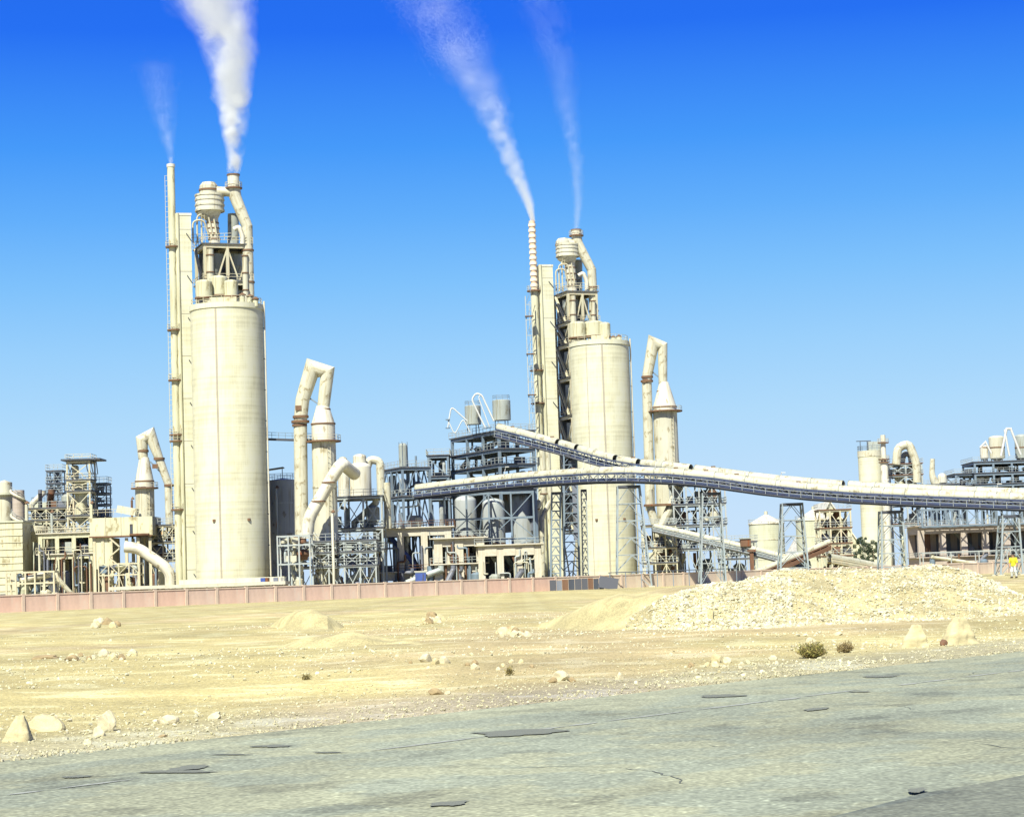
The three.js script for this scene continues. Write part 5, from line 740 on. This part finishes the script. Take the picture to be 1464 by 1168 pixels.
// ---------------------------------------------------------------- the far plant
{
  const Z = 540, s = new Thing('far_silo', 'tall pale far silo with a small steel frame on top', 'silo', 1248, Z, { py: 720 }), r = 17.5 * s.u, h = P(1247, 645, Z).y; s.lathe('shell', M.silo, V(0, 0, 0), [[.001, 0], [r, 0], [r, h], [.001, h]], 44); s.lathe('cornice', M.duct, V(0, 0, 0), [[r, h - 1.5], [r * 1.03, h - 1.5], [r * 1.03, h + .05], [r, h + .05]], 44);
  const cs = []; for (let i = 0; i < 14; i++) { const b = i / 14 * 6.2832; cs.push(V(Math.sin(b) * r, h, Math.cos(b) * r)); } railing(s, cs, M.steel, 1.3, .1, 1.6); s.box('roof_house', M.ductGrey, V(1, h + 1.2, 0), 3, 2.4, 2.4); for (const x of [-2.6, -.8]) s.bar('mast', M.steelDark, V(x, h, 1), V(x, h + 2.6, 1), .16); s.bar('mast_arm', M.steelDark, V(-3.6, h + 2.6, 1), V(.2, h + 2.6, 1), .2);
  const k = new Thing('far_stack', 'thin pale stack with ring platforms against the tall pale silo', 'chimney', 1266, Z - 8, { py: 690 }), R = 3.6 * k.u, H = y => P(1264, y, Z - 8).y; k.lathe('shaft', M.ductWhite, V(0, 0, 0), [[.001, 0], [R * 1.5, 0], [R * 1.5, H(662)], [R, H(656)], [R, H(622)], [.001, H(622)]], 20); for (const y of [633, 657, 661]) ringPlatform(k, 'platform', V(0, 0, 0), R, R * 2.2, H(y));
  const f = pxFrame('far_steelwork', 'pale steel frame with big goose-neck duct in the far plant', 'steel frame', Z - 5, 1272, 1318, [664, 680, 700, 722, 750], 3, 9, { m: M.steelPale, w: .4, brace: 'X', fill: 4, seed: 51, ms: PALES, slabM: M.rust }); f.pipe('gooseneck_duct', M.duct, bend([f.p(1282, 664), f.p(1284, 640), f.p(1300, 634), f.p(1311, 662), f.p(1312, 690)], 1.6, 3), 6 * f.u, 20); f.pipe('gooseneck_duct', M.ductGrey, bend([f.p(1290, 664, 3), f.p(1293, 648, 3), f.p(1302, 650, 3), f.p(1304, 666, 3)], 1.2, 3), 4 * f.u, 16);
  f.vessel('vessel', M.cream, 1287, 682, 700, 7, { dz: 2, dome: .5 });
  const hn = new Thing('horn_vent', 'curved pale horn-shaped vent beside the far frame', 'vent', 1336, Z, { py: 690 }); hn.pipe('horn', M.duct, bend([hn.p(1339, 694), hn.p(1333, 680), hn.p(1334, 656)], 2, 4), [1.1, 1, .9, .8, .75, .7, .6], 16); hn.box('stand', M.steel, V(.2, hn.p(1339, 697).y / 2, 0), 1.2, hn.p(1339, 697).y, 1.2);
  const bl = new Thing('round_vessel', 'small round pale vessel beside the horn-shaped vent', 'tank', 1348, Z, { py: 690 }); bl.vessel('shell', M.ductWhite, 1348, 682, 690, 6.5, { dome: 1, cone: .6 }); bl.box('stand', M.steel, V(0, bl.p(1348, 692).y / 2 - .3, 0), 1, bl.p(1348, 692).y - .4, 1);
  pxFrame('far_platform', 'dark steel platform of the far plant under the horn-shaped vent', 'platform', Z - 4, 1312, 1370, [694, 722], 4, 8, { m: M.steel, w: .4, brace: '/', fill: 5, seed: 52, ms: DARKS });
  pxFrame('far_mill', 'dark blue-grey steel mill building of the far plant', 'steel building', Z, 1394, 1500, [661, 677, 693, 722], 5, 14, { m: M.steel, w: .5, bw: .6, brace: '', braceFaces: [], fill: 7, seed: 53, ms: MIX });
  pxFrame('far_mill_wing', 'lower wing of the dark blue-grey far mill', 'steel building', Z + 2, 1367, 1393, [678, 695, 722], 2, 12, { m: M.steel, w: .45, brace: '/', fill: 4, seed: 54, ms: DARKS });
  const tk = (label, px, y0, r, m) => { const x = new Thing('far_roof_tank', label, 'tank', px, Z + 5, { py: 655 }); x.vessel('shell', m, px, y0, 655, r, { dome: .6, cone: .8 }); x.lathe('band', M.flange, x.p(px, 640).multiply(V(1, 1, 1)), [[r * x.u * .97, -.15], [r * x.u * 1.04, -.15], [r * x.u * 1.04, .15], [r * x.u * .97, .15]], 24); for (const q of [-.7, .7]) { const a = x.p(px + q * r, 655); x.bar('leg', M.steel, a, a.clone().setY(x.p(px, 661).y), .25); } };
  tk('wide pale tank on the far mill roof', 1426, 626, 11, M.duct); tk('narrow pale tank beside the wide one on the far mill roof', 1408, 640, 6, M.ductWhite); tk('grey tank on the far mill roof behind the white pipe loop', 1462, 624, 10, M.ductGrey);
  const lp = new Thing('far_loop_pipe', 'white angular pipe loop above the far mill roof', 'pipe', 1436, Z); lp.pipe('pipe', M.pipeWhite, [lp.p(1432, 652), lp.p(1440, 613), lp.p(1446, 613), lp.p(1460, 650)], .3, 10); lp.pipe('pipe', M.pipeWhite, [lp.p(1402, 640), lp.p(1410, 632), lp.p(1418, 648)], .25, 10); lp.pipe('pipe', M.pipeWhite, [lp.p(1444, 652), lp.p(1437, 614)], .26, 10);
  pxFrame('far_concrete_structure', 'grey concrete frame with dark bays and thick beam in the far plant', 'concrete frame', 505, 1316, 1500, [753, 798], 7, 12, { m: M.concFar, w: 1.5, bw: 1.8, brace: '', braceFaces: [], fill: 9, seed: 55, ms: [...DARKS, M.rust], slabM: M.concFar, shadeSheet: true });
  pxFrame('far_pipe_rack', 'tangled dark steel pipe rack above the concrete beam of the far plant', 'pipe rack', 500, 1318, 1490, [728, 752], 9, 5, { m: M.steel, w: .35, brace: 'X', braceFaces: ['front'], slab: false, h0: P(1400, 752, 500).y, fill: 0 });
  const fr = pxFrame('far_equipment_row', 'row of rusty and grey machines in front of the far concrete bays', 'machinery', 496, 1320, 1480, [790], 5, 4, { m: M.steelPale, w: .22, brace: '/', braceFaces: [], slab: false, fill: 8, seed: 57, ms: [M.rust, M.flange, M.ductGrey, M.steel, M.tankDark, M.duct] });
}
// ---------------------------------------------------------------- a worker on the bank behind the stone heap
{
  const Z = 150, c = P(1451, 829, Z); c.y = groundH(c.x, c.z);
  // joints: [x, y, z, radius]; facing the plant side road, walking
  const J = { hip: [0, .92, 0, .15], chest: [.01, 1.28, .02, .16], neck: [.01, 1.47, .02, .06], hd: [0, 1.63, .04, .105], hl: [-.09, .9, 0, .095], kl: [-.13, .5, .08, .07], al: [-.17, .09, -.02, .05], tl: [-.17, .05, .16, .045], hr: [.09, .9, 0, .095], kr: [.12, .49, -.02, .07], ar: [.14, .09, -.12, .05], tr: [.15, .05, .04, .045], sl: [-.19, 1.4, .02, .07], el: [-.27, 1.13, .04, .055], wl: [-.25, .90, .14, .042], fl: [-.24, .80, .17, .04], sr: [.21, 1.4, .02, .07], er: [.28, 1.13, 0, .055], wr: [.27, .9, .1, .042], fr: [.26, .8, .14, .04] };
  const bones = 'hip chest,chest neck,neck hd,hip hl,hip hr,hl kl,kl al,al tl,hr kr,kr ar,ar tr,chest sl,chest sr,sl el,el wl,wl fl,sr er,er wr,wr fr'.split(',').map(b => b.split(' ').map(k => J[k]));
  const field = (bs, grow) => (x, y, z) => { let d = 9; for (const [a, b] of bs) { const ab = [b[0] - a[0], b[1] - a[1], b[2] - a[2]], t = clamp(((x - a[0]) * ab[0] + (y - a[1]) * ab[1] + (z - a[2]) * ab[2]) / (ab[0] ** 2 + ab[1] ** 2 + ab[2] ** 2)), q = Math.hypot(x - a[0] - ab[0] * t, y - a[1] - ab[1] * t, z - a[2] - ab[2] * t) - lerp(a[3], b[3], t) - grow; const k = .05, h = clamp(.5 + .5 * (d - q) / k); d = lerp(d, q, h) - k * h * (1 - h); } return d; };
  const march = (fn, cx, cy, cz, half, n, m, name, parent) => { const mc = new MarchingCubes(n, m, false, false, 60000); mc.isolation = 0; for (let k = 0; k < n; k++) for (let j = 0; j < n; j++) for (let i = 0; i < n; i++) mc.field[k * n * n + j * n + i] = -fn(cx + (i / (n / 2) - 1) * half, cy + (j / (n / 2) - 1) * half, cz + (k / (n / 2) - 1) * half); mc.update(); const g = new THREE.BufferGeometry(); g.setAttribute('position', new THREE.Float32BufferAttribute(Array.from(mc.positionArray.slice(0, mc.count * 3)), 3)); g.setAttribute('normal', new THREE.Float32BufferAttribute(Array.from(mc.normalArray.slice(0, mc.count * 3)), 3)); g.scale(half, half, half); g.translate(cx, cy, cz); const x = shade(new THREE.Mesh(g, m)); x.name = name; parent.add(x); return x; };
  const o = new THREE.Group(); o.name = 'person'; o.position.copy(c); o.rotation.y = -.7; o.userData = { label: 'person in yellow vest and pale trousers walking behind the stone heap', category: 'person' }; scene.add(o);
  march(field(bones, 0), 0, .9, 0, .98, 84, mat(.33, .19, .12), 'body', o);
  march((x, y, z) => Math.max(field(bones.filter(b => b.includes(J.chest) || b.includes(J.hip) || b.includes(J.sl) || b.includes(J.sr)).filter(b => !b.includes(J.neck)), .022)(x, y, z), y - 1.48, .86 - y), 0, 1.2, 0, .5, 64, mat(.55, .52, .02, { roughness: .8 }), 'vest', o);
  march((x, y, z) => Math.max(field(bones.filter(b => [J.hl, J.hr, J.kl, J.kr, J.hip].includes(b[0]) && b[1] !== J.chest), .018)(x, y, z), y - .95, .13 - y), 0, .55, 0, .55, 64, mat(.55, .58, .55), 'trousers', o);
  march((x, y, z) => Math.max(Math.hypot(x, (y - 1.65) * .95, z - .025) - .118, 1.63 - y - Math.max(0, (.06 - z) * .9)), 0, 1.65, 0, .2, 40, mat(.03, .025, .02), 'hair', o);
  march((x, y, z) => Math.max(Math.min(field([[J.al, J.tl], [J.ar, J.tr]], .02)(x, y, z)), y - .15), 0, .1, 0, .35, 48, mat(.05, .035, .02), 'shoes', o);
}
// ---------------------------------------------------------------- smoke: drifting droplets, many thousand small flecks
const smokeMat = new THREE.MeshPhysicalMaterial({ color: C(.84, .86, .88), roughness: 1, transmission: .5, thickness: 0, side: THREE.DoubleSide });
function plume(label, path, Z, n, seed, { size = .2, fade = 1, clump = .5, freq = .22, cut = .42 } = {}) {
  const r = rng(seed), pts = path.map(([x, y]) => P(x, y, Z)), hw = path.map(a => a[2] * Z / F), base = pts[0].clone(), pos = new Float32Array(n * 9); let k = 0;
  const gauss = () => (r() + r() + r() + r() - 2) * .87;
  const cum = [0]; for (let i = 1; i < pts.length; i++) cum.push(cum[i - 1] + pts[i].distanceTo(pts[i - 1])); const L = cum[cum.length - 1];
  const puffs = []; for (let i = 0; i < 170; i++) { const s = Math.pow(i / 170, .8) * L; let j = 0; while (j < pts.length - 2 && cum[j + 1] < s) j++; const t = (s - cum[j]) / (cum[j + 1] - cum[j]), w = lerp(hw[j], hw[j + 1], t), c = pts[j].clone().lerp(pts[j + 1], t); const a = r() * 6.28, q = Math.sqrt(r()) * w * .62; c.add(V(Math.cos(a) * q, (r() - .5) * w * .6, Math.sin(a) * q)); puffs.push([c, w * (.28 + .3 * r()), s / L]); }
  while (k < n) {
    const s = Math.pow(r(), fade) * L; let c, w;
    if (r() < clump * sstep(.02, .3, s / L)) { const u = puffs[Math.min(169, Math.floor(Math.pow(s / L, 1.25) * 170))]; c = u[0].clone(); w = u[1]; const d = V(gauss(), gauss(), gauss()).normalize().multiplyScalar(w * Math.pow(r(), .42)); c.add(d); }
    else { let j = 0; while (j < pts.length - 2 && cum[j + 1] < s) j++; const t = (s - cum[j]) / (cum[j + 1] - cum[j]); w = lerp(hw[j], hw[j + 1], t); c = pts[j].clone().lerp(pts[j + 1], t); const a = r() * 6.283, q = Math.sqrt(-Math.log(1 - r() * .98)) * w * .52; c.add(V(Math.cos(a) * q, 0, Math.sin(a) * q)); }
    if (fbm(c.x * freq, c.y * freq * .7, c.z * freq, 3) < cut - .12 * r()) continue;
    const e = size * (.6 + .8 * r()), a = V(r() - .5, r() - .5, r() - .5).normalize(), b = V(r() - .5, r() - .5, r() - .5).cross(a).normalize(); c.sub(base);
    pos.set([c.x + a.x * e, c.y + a.y * e, c.z + a.z * e, c.x - a.x * e * .5 + b.x * e * .8, c.y - a.y * e * .5 + b.y * e * .8, c.z - a.z * e * .5 + b.z * e * .8, c.x - a.x * e * .5 - b.x * e * .8, c.y - a.y * e * .5 - b.y * e * .8, c.z - a.z * e * .5 - b.z * e * .8], k * 9); k++;
  }
  const g = new THREE.BufferGeometry(); g.setAttribute('position', new THREE.BufferAttribute(pos, 3)); g.computeVertexNormals();
  const m = shade(new THREE.Mesh(g, smokeMat)); m.name = numbered('smoke_plume'); m.position.copy(base); m.userData = { kind: 'stuff', label, category: 'smoke' }; scene.add(m);
}
plume('dense white smoke plume rising from the exhaust stack above the taller silo', [[333.5, 251, 9], [336, 215, 15], [334, 160, 25], [331, 110, 33], [322, 50, 46], [308, 0, 62], [285, -70, 84]], 363, 1000000, 71, { size: .027, fade: .7, cut: .37, clump: .42 });
plume('faint bluish smoke wisp above the tall slim chimney', [[244, 236, 4], [241, 210, 10], [236, 180, 20], [230, 150, 28], [222, 90, 38]], 356, 13000, 72, { size: .023, cut: .38, fade: .9, clump: .4 });
plume('white smoke plume leaning away from the banded chimney', [[762, 317, 3.5], [756, 290, 9], [735, 240, 17], [712, 185, 23], [690, 130, 38], [650, 60, 60], [610, -10, 75], [580, -60, 90]], 432, 250000, 73, { size: .025, fade: 1.2, clump: .5, cut: .4 });
plume('thin pale smoke plume above the exhaust stack of the shorter silo', [[824, 329, 5.5], [827, 290, 9], [824, 230, 14], [812, 160, 22], [796, 80, 32], [772, 0, 45], [750, -60, 56]], 440, 46000, 74, { size: .024, cut: .38, fade: .9, clump: .35 });

renderer.render(scene, camera);
